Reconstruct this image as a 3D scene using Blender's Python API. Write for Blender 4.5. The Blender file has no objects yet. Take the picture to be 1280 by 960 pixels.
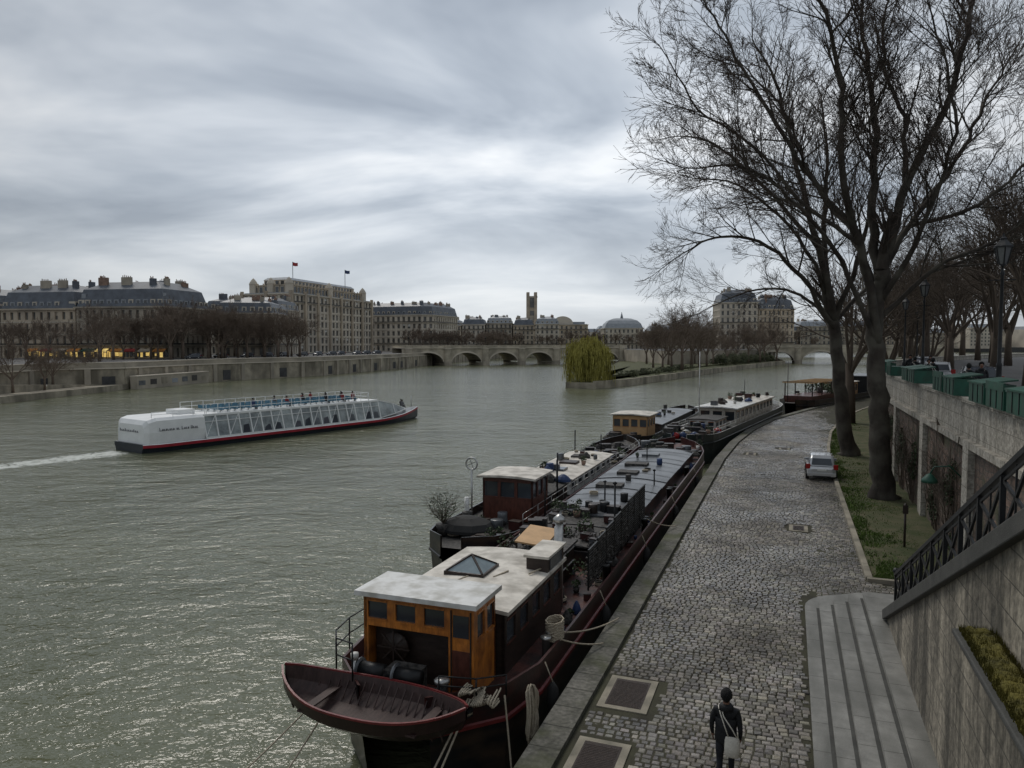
import bpy, math, random
from mathutils import Vector, Matrix, noise as mn
scene=bpy.context.scene
TH=math.radians(20.4); QROT=-TH
CT,ST=math.cos(TH),math.sin(TH)
def q2w(v,u): return (CT*v+ST*u, -ST*v+CT*u)

# ------------------------------------------------------------ materials
def nodes_of(name):
    m=bpy.data.materials.new(name); m.use_nodes=True
    nt=m.node_tree; b=nt.nodes['Principled BSDF']
    return m,nt,b
def N(nt,t,**k):
    n=nt.nodes.new(t)
    for a,v in k.items(): setattr(n,a,v)
    return n
def ramp(nt,fac,stops):
    r=N(nt,'ShaderNodeValToRGB'); e=r.color_ramp.elements
    while len(e)<len(stops): e.new(.5)
    for i,(p,c) in enumerate(stops):
        e[i].position=p; e[i].color=(c[0],c[1],c[2],1)
    nt.links.new(fac,r.inputs[0]); return r.outputs[0]
def M(name,col,rough=.8,var=.25,scale=2.0,bump=.15,bscale=18,metal=0,col2=None,spec=.4,stretch=(1,1,1),dirt=None,coat=0,emit=0):
    m,nt,b=nodes_of(name); L=nt.links.new
    tc=N(nt,'ShaderNodeTexCoord'); mp=N(nt,'ShaderNodeMapping'); mp.inputs['Scale'].default_value=stretch
    L(tc.outputs['Object'],mp.inputs[0])
    n=N(nt,'ShaderNodeTexNoise'); n.inputs['Scale'].default_value=scale; n.inputs['Detail'].default_value=4; n.inputs['Roughness'].default_value=.65
    L(mp.outputs[0],n.inputs['Vector'])
    lo=[c*(1-var) for c in col]; hi=col2 if col2 else [min(1,c*(1+var)) for c in col]
    c=ramp(nt,n.outputs['Fac'],[(.32,lo),(.68,hi)])
    if dirt:
        n3=N(nt,'ShaderNodeTexNoise'); n3.inputs['Scale'].default_value=dirt[1]; n3.inputs['Detail'].default_value=4
        mp3=N(nt,'ShaderNodeMapping'); mp3.inputs['Scale'].default_value=dirt[2] if len(dirt)>2 else (1,1,1)
        L(tc.outputs['Object'],mp3.inputs[0]); L(mp3.outputs[0],n3.inputs['Vector'])
        f=ramp(nt,n3.outputs['Fac'],[(.42,(0,0,0)),(.66,(1,1,1))])
        mx=N(nt,'ShaderNodeMix',data_type='RGBA'); L(f,mx.inputs[0]); L(c,mx.inputs[6]); mx.inputs[7].default_value=(*dirt[0],1); c=mx.outputs[2]
    L(c,b.inputs['Base Color'])
    b.inputs['Roughness'].default_value=rough; b.inputs['Metallic'].default_value=metal
    b.inputs['Specular IOR Level'].default_value=spec; b.inputs['Coat Weight'].default_value=coat
    if emit: L(c,b.inputs['Emission Color']); b.inputs['Emission Strength'].default_value=emit
    if bump:
        n2=N(nt,'ShaderNodeTexNoise'); n2.inputs['Scale'].default_value=bscale; n2.inputs['Detail'].default_value=3
        L(mp.outputs[0],n2.inputs['Vector'])
        bp=N(nt,'ShaderNodeBump'); bp.inputs['Strength'].default_value=bump; bp.inputs['Distance'].default_value=.05
        L(n2.outputs['Fac'],bp.inputs['Height']); L(bp.outputs[0],b.inputs['Normal'])
    return m
def BLOCKS(name,c1,c2,mortar,bw,bh,axis='Y',msize=.012,dirt=(.05,.045,.035),dfac=.75,rough=.85,distort=.0,moss=None,dlo=.40,dhi=.64):
    m,nt,b=nodes_of(name); L=nt.links.new
    tc=N(nt,'ShaderNodeTexCoord'); sp=N(nt,'ShaderNodeSeparateXYZ'); L(tc.outputs['Object'],sp.inputs[0])
    cb=N(nt,'ShaderNodeCombineXYZ'); L(sp.outputs[axis],cb.inputs[0]); L(sp.outputs['Z'],cb.inputs[1])
    vec=cb.outputs[0]
    if distort:
        nd=N(nt,'ShaderNodeTexNoise'); nd.inputs['Scale'].default_value=2.5; L(tc.outputs['Object'],nd.inputs['Vector'])
        va=N(nt,'ShaderNodeVectorMath',operation='MULTIPLY_ADD'); L(nd.outputs['Color'],va.inputs[0]); va.inputs[1].default_value=(distort,distort,0); L(vec,va.inputs[2]); vec=va.outputs[0]
    br=N(nt,'ShaderNodeTexBrick'); L(vec,br.inputs['Vector']); br.inputs['Scale'].default_value=1
    br.inputs['Brick Width'].default_value=bw; br.inputs['Row Height'].default_value=bh
    br.inputs['Mortar Size'].default_value=msize; br.inputs['Mortar Smooth'].default_value=.3
    br.inputs['Color1'].default_value=(*c1,1); br.inputs['Color2'].default_value=(*c2,1); br.inputs['Mortar'].default_value=(*mortar,1)
    n=N(nt,'ShaderNodeTexNoise'); n.inputs['Scale'].default_value=1.0; n.inputs['Detail'].default_value=6; n.inputs['Roughness'].default_value=.7
    mp=N(nt,'ShaderNodeMapping'); mp.inputs['Scale'].default_value=(1.6,1.6,.30); L(tc.outputs['Object'],mp.inputs[0]); L(mp.outputs[0],n.inputs['Vector'])
    f=ramp(nt,n.outputs['Fac'],[(dlo,(0,0,0)),(dhi,(dfac,dfac,dfac))])
    mx=N(nt,'ShaderNodeMix',data_type='RGBA'); L(f,mx.inputs[0]); L(br.outputs['Color'],mx.inputs[6]); mx.inputs[7].default_value=(*dirt,1)
    c=mx.outputs[2]
    n2=N(nt,'ShaderNodeTexNoise'); n2.inputs['Scale'].default_value=9; n2.inputs['Detail'].default_value=5; L(tc.outputs['Object'],n2.inputs['Vector'])
    f2=ramp(nt,n2.outputs['Fac'],[(.3,(.55,.55,.55)),(.7,(1.25,1.25,1.25))])
    m2=N(nt,'ShaderNodeMix',data_type='RGBA',blend_type='MULTIPLY'); m2.inputs[0].default_value=1; L(c,m2.inputs[6]); L(f2,m2.inputs[7]); c=m2.outputs[2]
    if moss:
        n4=N(nt,'ShaderNodeTexNoise'); n4.inputs['Scale'].default_value=.8; n4.inputs['Detail'].default_value=4; L(tc.outputs['Object'],n4.inputs['Vector'])
        f4=ramp(nt,n4.outputs['Fac'],[(.5,(0,0,0)),(.66,(.8,.8,.8))])
        m4=N(nt,'ShaderNodeMix',data_type='RGBA'); L(f4,m4.inputs[0]); L(c,m4.inputs[6]); m4.inputs[7].default_value=(*moss,1); c=m4.outputs[2]
    L(c,b.inputs['Base Color']); b.inputs['Roughness'].default_value=rough
    ad=N(nt,'ShaderNodeMath',operation='MULTIPLY_ADD'); L(br.outputs['Fac'],ad.inputs[0]); ad.inputs[1].default_value=-.8; L(n2.outputs['Fac'],ad.inputs[2])
    bp=N(nt,'ShaderNodeBump'); bp.inputs['Strength'].default_value=.6; bp.inputs['Distance'].default_value=.04
    L(ad.outputs[0],bp.inputs['Height']); L(bp.outputs[0],b.inputs['Normal'])
    return m

# ------------------------------------------------------------ mesh builder
class MB:
    def __init__(s): s.v=[];s.f=[];s.m=[];s.sm=[];s.mats=[];s.T=None;s.col=None
    def add(s,vs,fs,mat,smooth=False):
        if mat not in s.mats: s.mats.append(mat)
        k=s.mats.index(mat); o=len(s.v)
        if s.T is not None: vs=[s.T@Vector(p) for p in vs]
        s.v.extend([tuple(p) for p in vs])
        for f in fs: s.f.append([i+o for i in f]); s.m.append(k); s.sm.append(smooth)
    def box(s,x0,x1,y0,y1,z0,z1,mat):
        vs=[(x0,y0,z0),(x1,y0,z0),(x1,y1,z0),(x0,y1,z0),(x0,y0,z1),(x1,y0,z1),(x1,y1,z1),(x0,y1,z1)]
        s.add(vs,[(0,3,2,1),(4,5,6,7),(0,1,5,4),(1,2,6,5),(2,3,7,6),(3,0,4,7)],mat)
    def beam(s,a,b,w,h,mat):
        a=Vector(a);b=Vector(b);d=(b-a).normalized()
        up=Vector((0,0,1)) if abs(d.z)<.95 else Vector((0,1,0))
        r=d.cross(up).normalized()*(w/2); t=r.cross(d).normalized()*(h/2)
        vs=[a-r-t,a+r-t,a+r+t,a-r+t,b-r-t,b+r-t,b+r+t,b-r+t]
        s.add(vs,[(0,3,2,1),(4,5,6,7),(0,1,5,4),(1,2,6,5),(2,3,7,6),(3,0,4,7)],mat)
    def seg(s,p0,p1,t0,t1,z0,z1,mat):
        dx,dy=p1[0]-p0[0],p1[1]-p0[1];l=math.hypot(dx,dy);nx,ny=dy/l,-dx/l
        q=[(p0[0]+nx*t0,p0[1]+ny*t0),(p1[0]+nx*t0,p1[1]+ny*t0),(p1[0]+nx*t1,p1[1]+ny*t1),(p0[0]+nx*t1,p0[1]+ny*t1)]
        s.prism(q,z0,z1,mat)
    def prism(s,poly,z0,z1,mat,matside=None):
        n=len(poly)
        a=sum(poly[i][0]*poly[(i+1)%n][1]-poly[(i+1)%n][0]*poly[i][1] for i in range(n))
        if a<0: poly=poly[::-1]
        vs=[(x,y,z0) for x,y in poly]+[(x,y,z1) for x,y in poly]
        s.add(vs,[tuple(range(n,2*n)),tuple(range(n-1,-1,-1))],mat)
        s.add(vs,[(i,(i+1)%n,n+(i+1)%n,n+i) for i in range(n)],matside or mat)
    def loft(s,secs,mat,closed=False,caps=False,mats=None,smooth=False):
        n=len(secs[0]); vs=[p for c in secs for p in c]
        m=n if closed else n-1
        for j in range(m):
            fs=[(i*n+j,i*n+(j+1)%n,(i+1)*n+(j+1)%n,(i+1)*n+j) for i in range(len(secs)-1)]
            if j==0 or mats: s.add(vs if not mats else [vs[i*n+k] for i in range(len(secs)) for k in (j,(j+1)%n)],
                 fs if not mats else [(2*i,2*i+1,2*i+3,2*i+2) for i in range(len(secs)-1)],mats[j] if mats else mat,smooth)
            else:
                o=len(s.v)-len(vs)
                for f in fs: s.f.append([q+o for q in f]); s.m.append(s.mats.index(mat)); s.sm.append(smooth)
        if caps:
            s.add(secs[0],[tuple(range(n))],mat if not mats else mats[0]); s.add(secs[-1],[tuple(range(n-1,-1,-1))],mat if not mats else mats[0])
    def tube(s,pts,rad,sides,mat,cap=True,smooth=True):
        pts=[Vector(p) for p in pts]; n=len(pts); vs=[]
        d0=(pts[1]-pts[0]).normalized()
        a=d0.orthogonal().normalized()
        for i,p in enumerate(pts):
            d=(pts[min(i+1,n-1)]-pts[max(i-1,0)])
            d=d.normalized() if d.length>1e-9 else d0
            a=(a-d*a.dot(d)); a=a.normalized() if a.length>1e-6 else d.orthogonal().normalized()
            b=d.cross(a); r=rad[i] if isinstance(rad,(list,tuple)) else rad
            for k in range(sides):
                t=2*math.pi*k/sides; vs.append(p+a*(math.cos(t)*r)+b*(math.sin(t)*r))
        fs=[(i*sides+k,i*sides+(k+1)%sides,(i+1)*sides+(k+1)%sides,(i+1)*sides+k) for i in range(n-1) for k in range(sides)]
        if cap: fs+= [tuple(range(sides-1,-1,-1)),tuple((n-1)*sides+k for k in range(sides))]
        s.add(vs,fs,mat,smooth)
    def lathe(s,c,prof,n,mat,smooth=True,sx=1,sy=1):
        vs=[];m=len(prof)
        for r,z in prof:
            for k in range(n):
                t=2*math.pi*(k+.5)/n; vs.append((c[0]+r*sx*math.cos(t),c[1]+r*sy*math.sin(t),c[2]+z))
        fs=[(i*n+k,i*n+(k+1)%n,(i+1)*n+(k+1)%n,(i+1)*n+k) for i in range(m-1) for k in range(n)]
        fs+=[tuple(range(n-1,-1,-1)),tuple((m-1)*n+k for k in range(n))]
        s.add(vs,fs,mat,smooth)
    def make(s,name,q=False,bevel=0,loc=None,parent=None):
        me=bpy.data.meshes.new(name)
        xs=[p[0] for p in s.v];ys=[p[1] for p in s.v];zs=[p[2] for p in s.v]
        if loc is None: loc=((min(xs)+max(xs))/2,(min(ys)+max(ys))/2,min(zs))
        vs=[(p[0]-loc[0],p[1]-loc[1],p[2]-loc[2]) for p in s.v]
        me.from_pydata(vs,[],s.f)
        for m in s.mats: me.materials.append(m)
        me.polygons.foreach_set('material_index',s.m); me.polygons.foreach_set('use_smooth',s.sm)
        if s.col:
            ca=me.color_attributes.new('Col','FLOAT_COLOR','POINT'); ca.data.foreach_set('color',s.col)
        me.update()
        o=bpy.data.objects.new(name,me); scene.collection.objects.link(o)
        if q:
            w=q2w(loc[0],loc[1]); o.location=(w[0],w[1],loc[2]); o.rotation_euler=(0,0,QROT)
        else: o.location=loc
        if bevel:
            b=o.modifiers.new('bevel','BEVEL'); b.width=bevel; b.segments=2; b.limit_method='ANGLE'; b.angle_limit=.8
        return o
def inst(src,name,loc,rz=0,sc=1,q=False):
    o=bpy.data.objects.new(name,src.data); scene.collection.objects.link(o)
    if q: w=q2w(loc[0],loc[1]); o.location=(w[0],w[1],loc[2]); o.rotation_euler=(0,0,QROT+rz)
    else: o.location=loc; o.rotation_euler=(0,0,rz)
    o.scale=(sc,sc,sc) if not isinstance(sc,tuple) else sc
    return o

# ------------------------------------------------------------ material library
slate=M('slate_roof',(.095,.107,.125),.5,.3,.4,0)  # contrast lowered: distance haze put into the roof colour
zinc=M('zinc_roof',(.26,.28,.30),.45,.15,.5,0)
glassf=M('far_window_glass',(.085,.088,.092),.25,.5,.2,0,spec=.6,col2=(.18,.175,.16))  # paler than the near glass, distance haze put into its colour
glassd=M('window_glass',(.035,.042,.05),.12,.6,.25,0,spec=.7)
lime=M('limestone_facade',(.48,.405,.305),.85,.15,.25,0,dirt=((.30,.255,.20),.12))
lime2=M('pale_stone_facade',(.56,.505,.415),.85,.12,.2,0,dirt=((.42,.375,.31),.1))
limed=M('weathered_stone_facade',(.39,.345,.275),.85,.2,.2,0,dirt=((.24,.215,.175),.12))
iron=M('black_iron',(.015,.016,.017),.45,.3,6,0,metal=.3)
brickc=M('chimney_brick',(.24,.16,.12),.9,.3,1,0)
bridge_st=M('bridge_stone',(.45,.40,.31),.9,.2,.35,0,dirt=((.26,.235,.185),.25))
emb=M('embankment_stone',(.32,.285,.22),.9,.3,.5,.3,2,dirt=((.14,.125,.095),.3,(1,1,.4)))
asph=M('asphalt',(.055,.055,.056),.8,.3,.8,0)
earth=M('park_earth',(.085,.08,.045),.95,.4,.3,0,col2=(.09,.10,.035))
bark=M('plane_tree_bark',(.036,.029,.023),.9,.35,2.2,.6,9,stretch=(1,1,.35),dirt=((.085,.078,.062),.9))
bark2=M('twig_bark',(.062,.046,.036),.9,.25,2,0)
barkf=M('far_tree_bark',(.15,.115,.088),.95,.25,.5,0)
barkp=M('promenade_tree_bark',(.095,.074,.056),.95,.25,.5,0)
black_hull=M('black_hull_paint',(.012,.012,.014),.35,.4,1.5,.1,6,dirt=((.045,.03,.022),1.2,(1,.4,2)))
white_paint=M('white_boat_paint',(.66,.66,.64),.45,.06,2,.05,dirt=((.42,.41,.37),2.5))
cream=M('cream_roof_paint',(.64,.60,.53),.55,.1,2.5,.15,dirt=((.36,.33,.28),1.8))
oxide=M('red_oxide_deck',(.095,.035,.027),.5,.3,3,.2,dirt=((.03,.018,.016),2))
oxide2=M('red_rim_paint',(.14,.022,.022),.4,.25,3,.1)
oxide3=M('dark_red_rim',(.055,.018,.016),.4,.3,3,.1)
maroon=M('maroon_topside_paint',(.038,.013,.012),.35,.35,2,.1,dirt=((.014,.012,.012),1.5,(1,.4,2)))
varn=M('varnished_wood',(.45,.16,.03),.3,.3,3,.1,30,stretch=(6,6,1),coat=.3,dirt=((.22,.075,.02),2.5))
mahog=M('mahogany_paint',(.085,.030,.021),.35,.35,3,.1,stretch=(3,3,1))
darkw=M('dark_brown_wood',(.03,.02,.016),.45,.35,3,.15,stretch=(1,1,4))
steelg=M('grey_hatch_steel',(.14,.15,.162),.35,.3,.8,.15,5,metal=.2,dirt=((.06,.065,.07),.7))
steel=M('galvanised_steel',(.42,.42,.41),.35,.2,5,0,metal=.8)
rope=M('rope',(.40,.35,.27),.95,.2,20,.4,60)
tan=M('tan_plywood',(.50,.31,.15),.6,.15,2,.1)
rubber=M('rubber',(.015,.015,.015),.8,.2,4,0)
tarp=M('blue_tarpaulin',(.025,.05,.13),.5,.3,3,.3,4)
clutter=M('deck_clutter',(.028,.028,.028),.7,.7,7,.5,14,col2=(.095,.088,.08))
plantg=M('dark_leaf',(.03,.05,.018),.7,.5,3,0)
shrub=M('evergreen_leaf',(.04,.055,.025),.8,.5,.6,0,col2=(.08,.09,.035))
willowm=M('willow_leaf',(.25,.225,.04),.8,.35,.5,0,col2=(.40,.36,.085))
silver=M('silver_car_paint',(.50,.51,.52),.25,.05,2,0,metal=.5,coat=.6)
darkcar=M('dark_car_paint',(.03,.035,.045),.25,.1,2,0,coat=.6)
redl=M('red_lens',(.30,.012,.01),.2,.1,2,0)
plate=M('number_plate',(.7,.7,.66),.5,.05,5,0)
greenbox=M('green_box_paint',(.014,.080,.052),.5,.25,2,.1,dirt=((.02,.045,.03),1.5))
skin=M('skin',(.20,.11,.075),.5,.1,8,0)
jacket=M('black_jacket',(.010,.011,.013),.75,.4,6,.4,14)
trous=M('dark_trousers',(.014,.015,.02),.85,.3,8,.2,20)
hairm=M('black_hair',(.006,.006,.006),.8,.3,30,.9,50)
canvas=M('cream_canvas',(.60,.57,.50),.85,.1,8,.3,30)
shoe=M('shoe_leather',(.02,.018,.016),.5,.2,8,0)
stairwall=BLOCKS('ashlar_stained',(.37,.33,.26),(.28,.25,.195),(.10,.09,.07),1.1,.42,'Y',.012,(.055,.05,.038),.92,dlo=.36,dhi=.60)
rubble=BLOCKS('rubble_stone_wall',(.235,.155,.115),(.13,.095,.075),(.10,.09,.075),.42,.24,'Y',.02,(.05,.04,.032),.7,distort=.25,moss=(.055,.062,.028))
parap=BLOCKS('pale_parapet_stone',(.48,.45,.39),(.40,.375,.32),(.16,.15,.12),1.5,.6,'Y',.012,(.17,.155,.125),.8)
coping=BLOCKS('quay_coping_stone',(.19,.18,.155),(.13,.126,.108),(.03,.03,.022),.9,5.,'Y',.022,(.055,.055,.04),.85,moss=(.055,.062,.022))
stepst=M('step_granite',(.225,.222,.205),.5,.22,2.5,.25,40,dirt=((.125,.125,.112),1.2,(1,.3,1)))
stepd=M('dark_stone_and_riser_shade',(.055,.055,.05),.8,.25,2.5,.2,40)  # darker copy of the step stone: riser shade painted in; also joints, copings
castiron=M('cast_iron_cover',(.05,.036,.03),.5,.3,10,.8,60)
covst=M('cover_frame_stone',(.30,.27,.21),.8,.25,3,.3,30,dirt=((.14,.13,.10),1.5))
moss=M('moss',(.075,.07,.012),.95,.4,5,1,25,col2=(.15,.13,.025))
grassm=M('grass_blades',(.065,.12,.018),.85,.35,1,0,col2=(.11,.17,.03))
grassg=M('grass_soil',(.06,.085,.022),.95,.4,1.2,.5,12,col2=(.095,.085,.045))
facade_cols=[lime,lime2,limed]

# cobbles
cob,nt,b=nodes_of('cobblestone'); L=nt.links.new
at=N(nt,'ShaderNodeAttribute',attribute_name='Col'); tc=N(nt,'ShaderNodeTexCoord')
n=N(nt,'ShaderNodeTexNoise'); n.inputs['Scale'].default_value=.4; n.inputs['Detail'].default_value=5; L(tc.outputs['Object'],n.inputs['Vector'])
c=ramp(nt,n.outputs['Fac'],[(.35,(.50,.46,.39)),(.5,(.88,.83,.76)),(.66,(1.22,1.18,1.12))])
n2=N(nt,'ShaderNodeTexNoise'); n2.inputs['Scale'].default_value=28; n2.inputs['Detail'].default_value=2; L(tc.outputs['Object'],n2.inputs['Vector'])
c2=ramp(nt,n2.outputs['Fac'],[(.3,(.65,.65,.65)),(.7,(1.25,1.25,1.25))])
m1=N(nt,'ShaderNodeMix',data_type='RGBA',blend_type='MULTIPLY'); m1.inputs[0].default_value=1; L(at.outputs['Color'],m1.inputs[6]); L(c,m1.inputs[7])
m2=N(nt,'ShaderNodeMix',data_type='RGBA',blend_type='MULTIPLY'); m2.inputs[0].default_value=1; L(m1.outputs[2],m2.inputs[6]); L(c2,m2.inputs[7])
L(m2.outputs[2],b.inputs['Base Color'])
n5=N(nt,'ShaderNodeTexNoise'); n5.inputs['Scale'].default_value=.25; n5.inputs['Detail'].default_value=4; L(tc.outputs['Object'],n5.inputs['Vector'])
rr=ramp(nt,n5.outputs['Fac'],[(.40,(.55,)*3),(.56,(.22,)*3)]); L(rr,b.inputs['Roughness']); b.inputs['Specular IOR Level'].default_value=.6
bp=N(nt,'ShaderNodeBump'); bp.inputs['Strength'].default_value=.35; bp.inputs['Distance'].default_value=.01; L(n2.outputs['Fac'],bp.inputs['Height']); L(bp.outputs[0],b.inputs['Normal'])
joint=M('cobble_joint_dirt',(.04,.035,.026),.95,.35,.8,.3,30,col2=(.055,.055,.03))

# water
TB0=(-35.0,67.5); TBD=(.58,.815)
water,nt,b=nodes_of('river_water'); L=nt.links.new
tc=N(nt,'ShaderNodeTexCoord')
def wn(scale,st,det,rz=0,dist=0):
    mp=N(nt,'ShaderNodeMapping'); mp.inputs['Scale'].default_value=st; mp.inputs['Rotation'].default_value=(0,0,rz); L(tc.outputs['Object'],mp.inputs[0])
    n=N(nt,'ShaderNodeTexNoise'); n.inputs['Scale'].default_value=scale; n.inputs['Detail'].default_value=det; n.inputs['Roughness'].default_value=.55; n.inputs['Distortion'].default_value=dist
    L(mp.outputs[0],n.inputs['Vector']); return n.outputs['Fac']
w1=wn(.2,(1,1.6,1),2,.5,.5); w2=wn(1.25,(1,1.5,1),3,.15,.7); w3=wn(4.6,(1,1.4,1),2,.8,.3); wl=wn(.02,(1,2.0,1),3,.35,1.0)
a1=N(nt,'ShaderNodeMath',operation='MULTIPLY_ADD'); L(w2,a1.inputs[0]); a1.inputs[1].default_value=.27
a0=N(nt,'ShaderNodeMath',operation='MULTIPLY'); L(w1,a0.inputs[0]); a0.inputs[1].default_value=.8; L(a0.outputs[0],a1.inputs[2])
a2=N(nt,'ShaderNodeMath',operation='MULTIPLY_ADD'); L(w3,a2.inputs[0]); a2.inputs[1].default_value=.085; L(a1.outputs[0],a2.inputs[2])
bp=N(nt,'ShaderNodeBump'); bp.inputs['Strength'].default_value=1; bp.inputs['Distance'].default_value=.40; L(a2.outputs[0],bp.inputs['Height']); L(bp.outputs[0],b.inputs['Normal'])
wc=ramp(nt,wl,[(.35,(.092,.101,.056)),(.65,(.150,.158,.098))])
gp_=N(nt,'ShaderNodeSeparateXYZ'); L(tc.outputs['Object'],gp_.inputs[0])
def lin(ax,ay,c0):
    m=N(nt,'ShaderNodeMath',operation='MULTIPLY_ADD'); L(gp_.outputs['X'],m.inputs[0]); m.inputs[1].default_value=ax; m.inputs[2].default_value=c0
    k=N(nt,'ShaderNodeMath',operation='MULTIPLY_ADD'); L(gp_.outputs['Y'],k.inputs[0]); k.inputs[1].default_value=ay; L(m.outputs[0],k.inputs[2]); return k.outputs[0]
al=lin(-TBD[0],-TBD[1],TBD[0]*TB0[0]+TBD[1]*TB0[1])
la=lin(TBD[1],-TBD[0],-(TBD[1]*TB0[0]-TBD[0]*TB0[1]))
ab=N(nt,'ShaderNodeMath',operation='ABSOLUTE'); L(la,ab.inputs[0])
def mr(x,a,b_,c_,d_):
    m=N(nt,'ShaderNodeMapRange'); L(x,m.inputs[0])
    for i,v in enumerate((a,b_,c_,d_)): m.inputs[i+1].default_value=v
    return m.outputs[0]
def mul(x,y,op='MULTIPLY'):
    m=N(nt,'ShaderNodeMath',operation=op); L(x,m.inputs[0])
    if isinstance(y,(int,float)): m.inputs[1].default_value=y
    else: L(y,m.inputs[1])
    return m.outputs[0]
f=mul(mul(mr(ab.outputs[0],.8,3.4,1,0),mr(al,-.5,.8,0,1)),mr(al,4,60,1,.35))
fo=wn(1.3,(1,1,1),4,0,1.5); f=mul(mr(mul(f,fo),.27,.55,0,1),.8)
mx=N(nt,'ShaderNodeMix',data_type='RGBA'); L(f,mx.inputs[0]); L(wc,mx.inputs[6]); mx.inputs[7].default_value=(.6,.63,.6,1)
L(mx.outputs[2],b.inputs['Base Color']); b.inputs['IOR'].default_value=1.33; b.inputs['Specular IOR Level'].default_value=.5
L(mr(f,0,1,.10,.7),b.inputs['Roughness'])

# ------------------------------------------------------------ world, sun, camera
SE,SA=math.radians(52),math.radians(-25)
w=bpy.data.worlds.new('World'); scene.world=w; w.use_nodes=True; nt=w.node_tree; L=nt.links.new
bg=nt.nodes['Background']; out=nt.nodes['World Output']
sk=N(nt,'ShaderNodeTexSky',sky_type='NISHITA'); sk.sun_disc=False; sk.sun_elevation=SE; sk.sun_rotation=SA
L(sk.outputs[0],bg.inputs[0]); bg.inputs[1].default_value=.10
tc=N(nt,'ShaderNodeTexCoord'); sp=N(nt,'ShaderNodeSeparateXYZ'); L(tc.outputs['Generated'],sp.inputs[0])
z=N(nt,'ShaderNodeMath',operation='MAXIMUM'); L(sp.outputs['Z'],z.inputs[0]); z.inputs[1].default_value=0
za=N(nt,'ShaderNodeMath',operation='ADD'); L(z.outputs[0],za.inputs[0]); za.inputs[1].default_value=.22
def dv(x):
    m=N(nt,'ShaderNodeMath',operation='DIVIDE'); L(x,m.inputs[0]); L(za.outputs[0],m.inputs[1]); return m.outputs[0]
cb=N(nt,'ShaderNodeCombineXYZ'); L(dv(sp.outputs['X']),cb.inputs[0]); L(dv(sp.outputs['Y']),cb.inputs[1])
mp=N(nt,'ShaderNodeMapping'); mp.inputs['Scale'].default_value=(.95,1.35,1); mp.inputs['Location'].default_value=(5.3,2.9,0); mp.inputs['Rotation'].default_value=(0,0,.35); L(cb.outputs[0],mp.inputs[0])
n=N(nt,'ShaderNodeTexNoise'); n.inputs['Scale'].default_value=1.0; n.inputs['Detail'].default_value=5; n.inputs['Roughness'].default_value=.52; n.inputs['Distortion'].default_value=.4
L(mp.outputs[0],n.inputs['Vector'])
c1=ramp(nt,n.outputs['Fac'],[(.34,(.30,.345,.41)),(.45,(.46,.51,.575)),(.55,(.66,.705,.76)),(.66,(.88,.905,.93))])
vd=N(nt,'ShaderNodeVectorMath',operation='DOT_PRODUCT'); L(tc.outputs['Generated'],vd.inputs[0]); vd.inputs[1].default_value=(.03,.965,.22)
g=N(nt,'ShaderNodeMapRange'); L(vd.outputs['Value'],g.inputs[0]); g.inputs[1].default_value=.76; g.inputs[2].default_value=.99; g.inputs[3].default_value=.70; g.inputs[4].default_value=1.12
hz_=N(nt,'ShaderNodeMapRange'); L(sp.outputs['Z'],hz_.inputs[0]); hz_.inputs[1].default_value=0; hz_.inputs[2].default_value=.20; hz_.inputs[3].default_value=.7; hz_.inputs[4].default_value=0
mxh=N(nt,'ShaderNodeMix',data_type='RGBA'); L(hz_.outputs[0],mxh.inputs[0]); L(c1,mxh.inputs[6]); mxh.inputs[7].default_value=(.66,.695,.73,1)
mg=N(nt,'ShaderNodeVectorMath',operation='SCALE'); L(mxh.outputs[2],mg.inputs[0]); L(g.outputs[0],mg.inputs['Scale'])
b2=N(nt,'ShaderNodeBackground'); L(mg.outputs[0],b2.inputs[0]); b2.inputs[1].default_value=1.0
ms=N(nt,'ShaderNodeMixShader'); ms.inputs[0].default_value=.93; L(bg.outputs[0],ms.inputs[1]); L(b2.outputs[0],ms.inputs[2]); L(ms.outputs[0],out.inputs[0])
sl=bpy.data.lights.new('sun','SUN'); sl.energy=1.5; sl.angle=math.radians(22); sl.color=(1,.95,.88)
so=bpy.data.objects.new('sun',sl); scene.collection.objects.link(so)
sd=Vector((math.sin(SA)*math.cos(SE),math.cos(SA)*math.cos(SE),math.sin(SE)))
so.rotation_euler=sd.to_track_quat('Z','Y').to_euler(); so.location=(0,0,80)
cam=bpy.data.cameras.new('camera'); co=bpy.data.objects.new('camera',cam); scene.collection.objects.link(co)
cam.sensor_width=36; cam.lens=930/1280*36; cam.clip_end=9000; cam.clip_start=.1
co.location=(0,0,8.3); co.rotation_euler=(math.radians(90)-math.atan(50/930),0,0); scene.camera=co
scene.view_settings.view_transform='Standard'; scene.view_settings.look='None'; scene.view_settings.exposure=0

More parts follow.
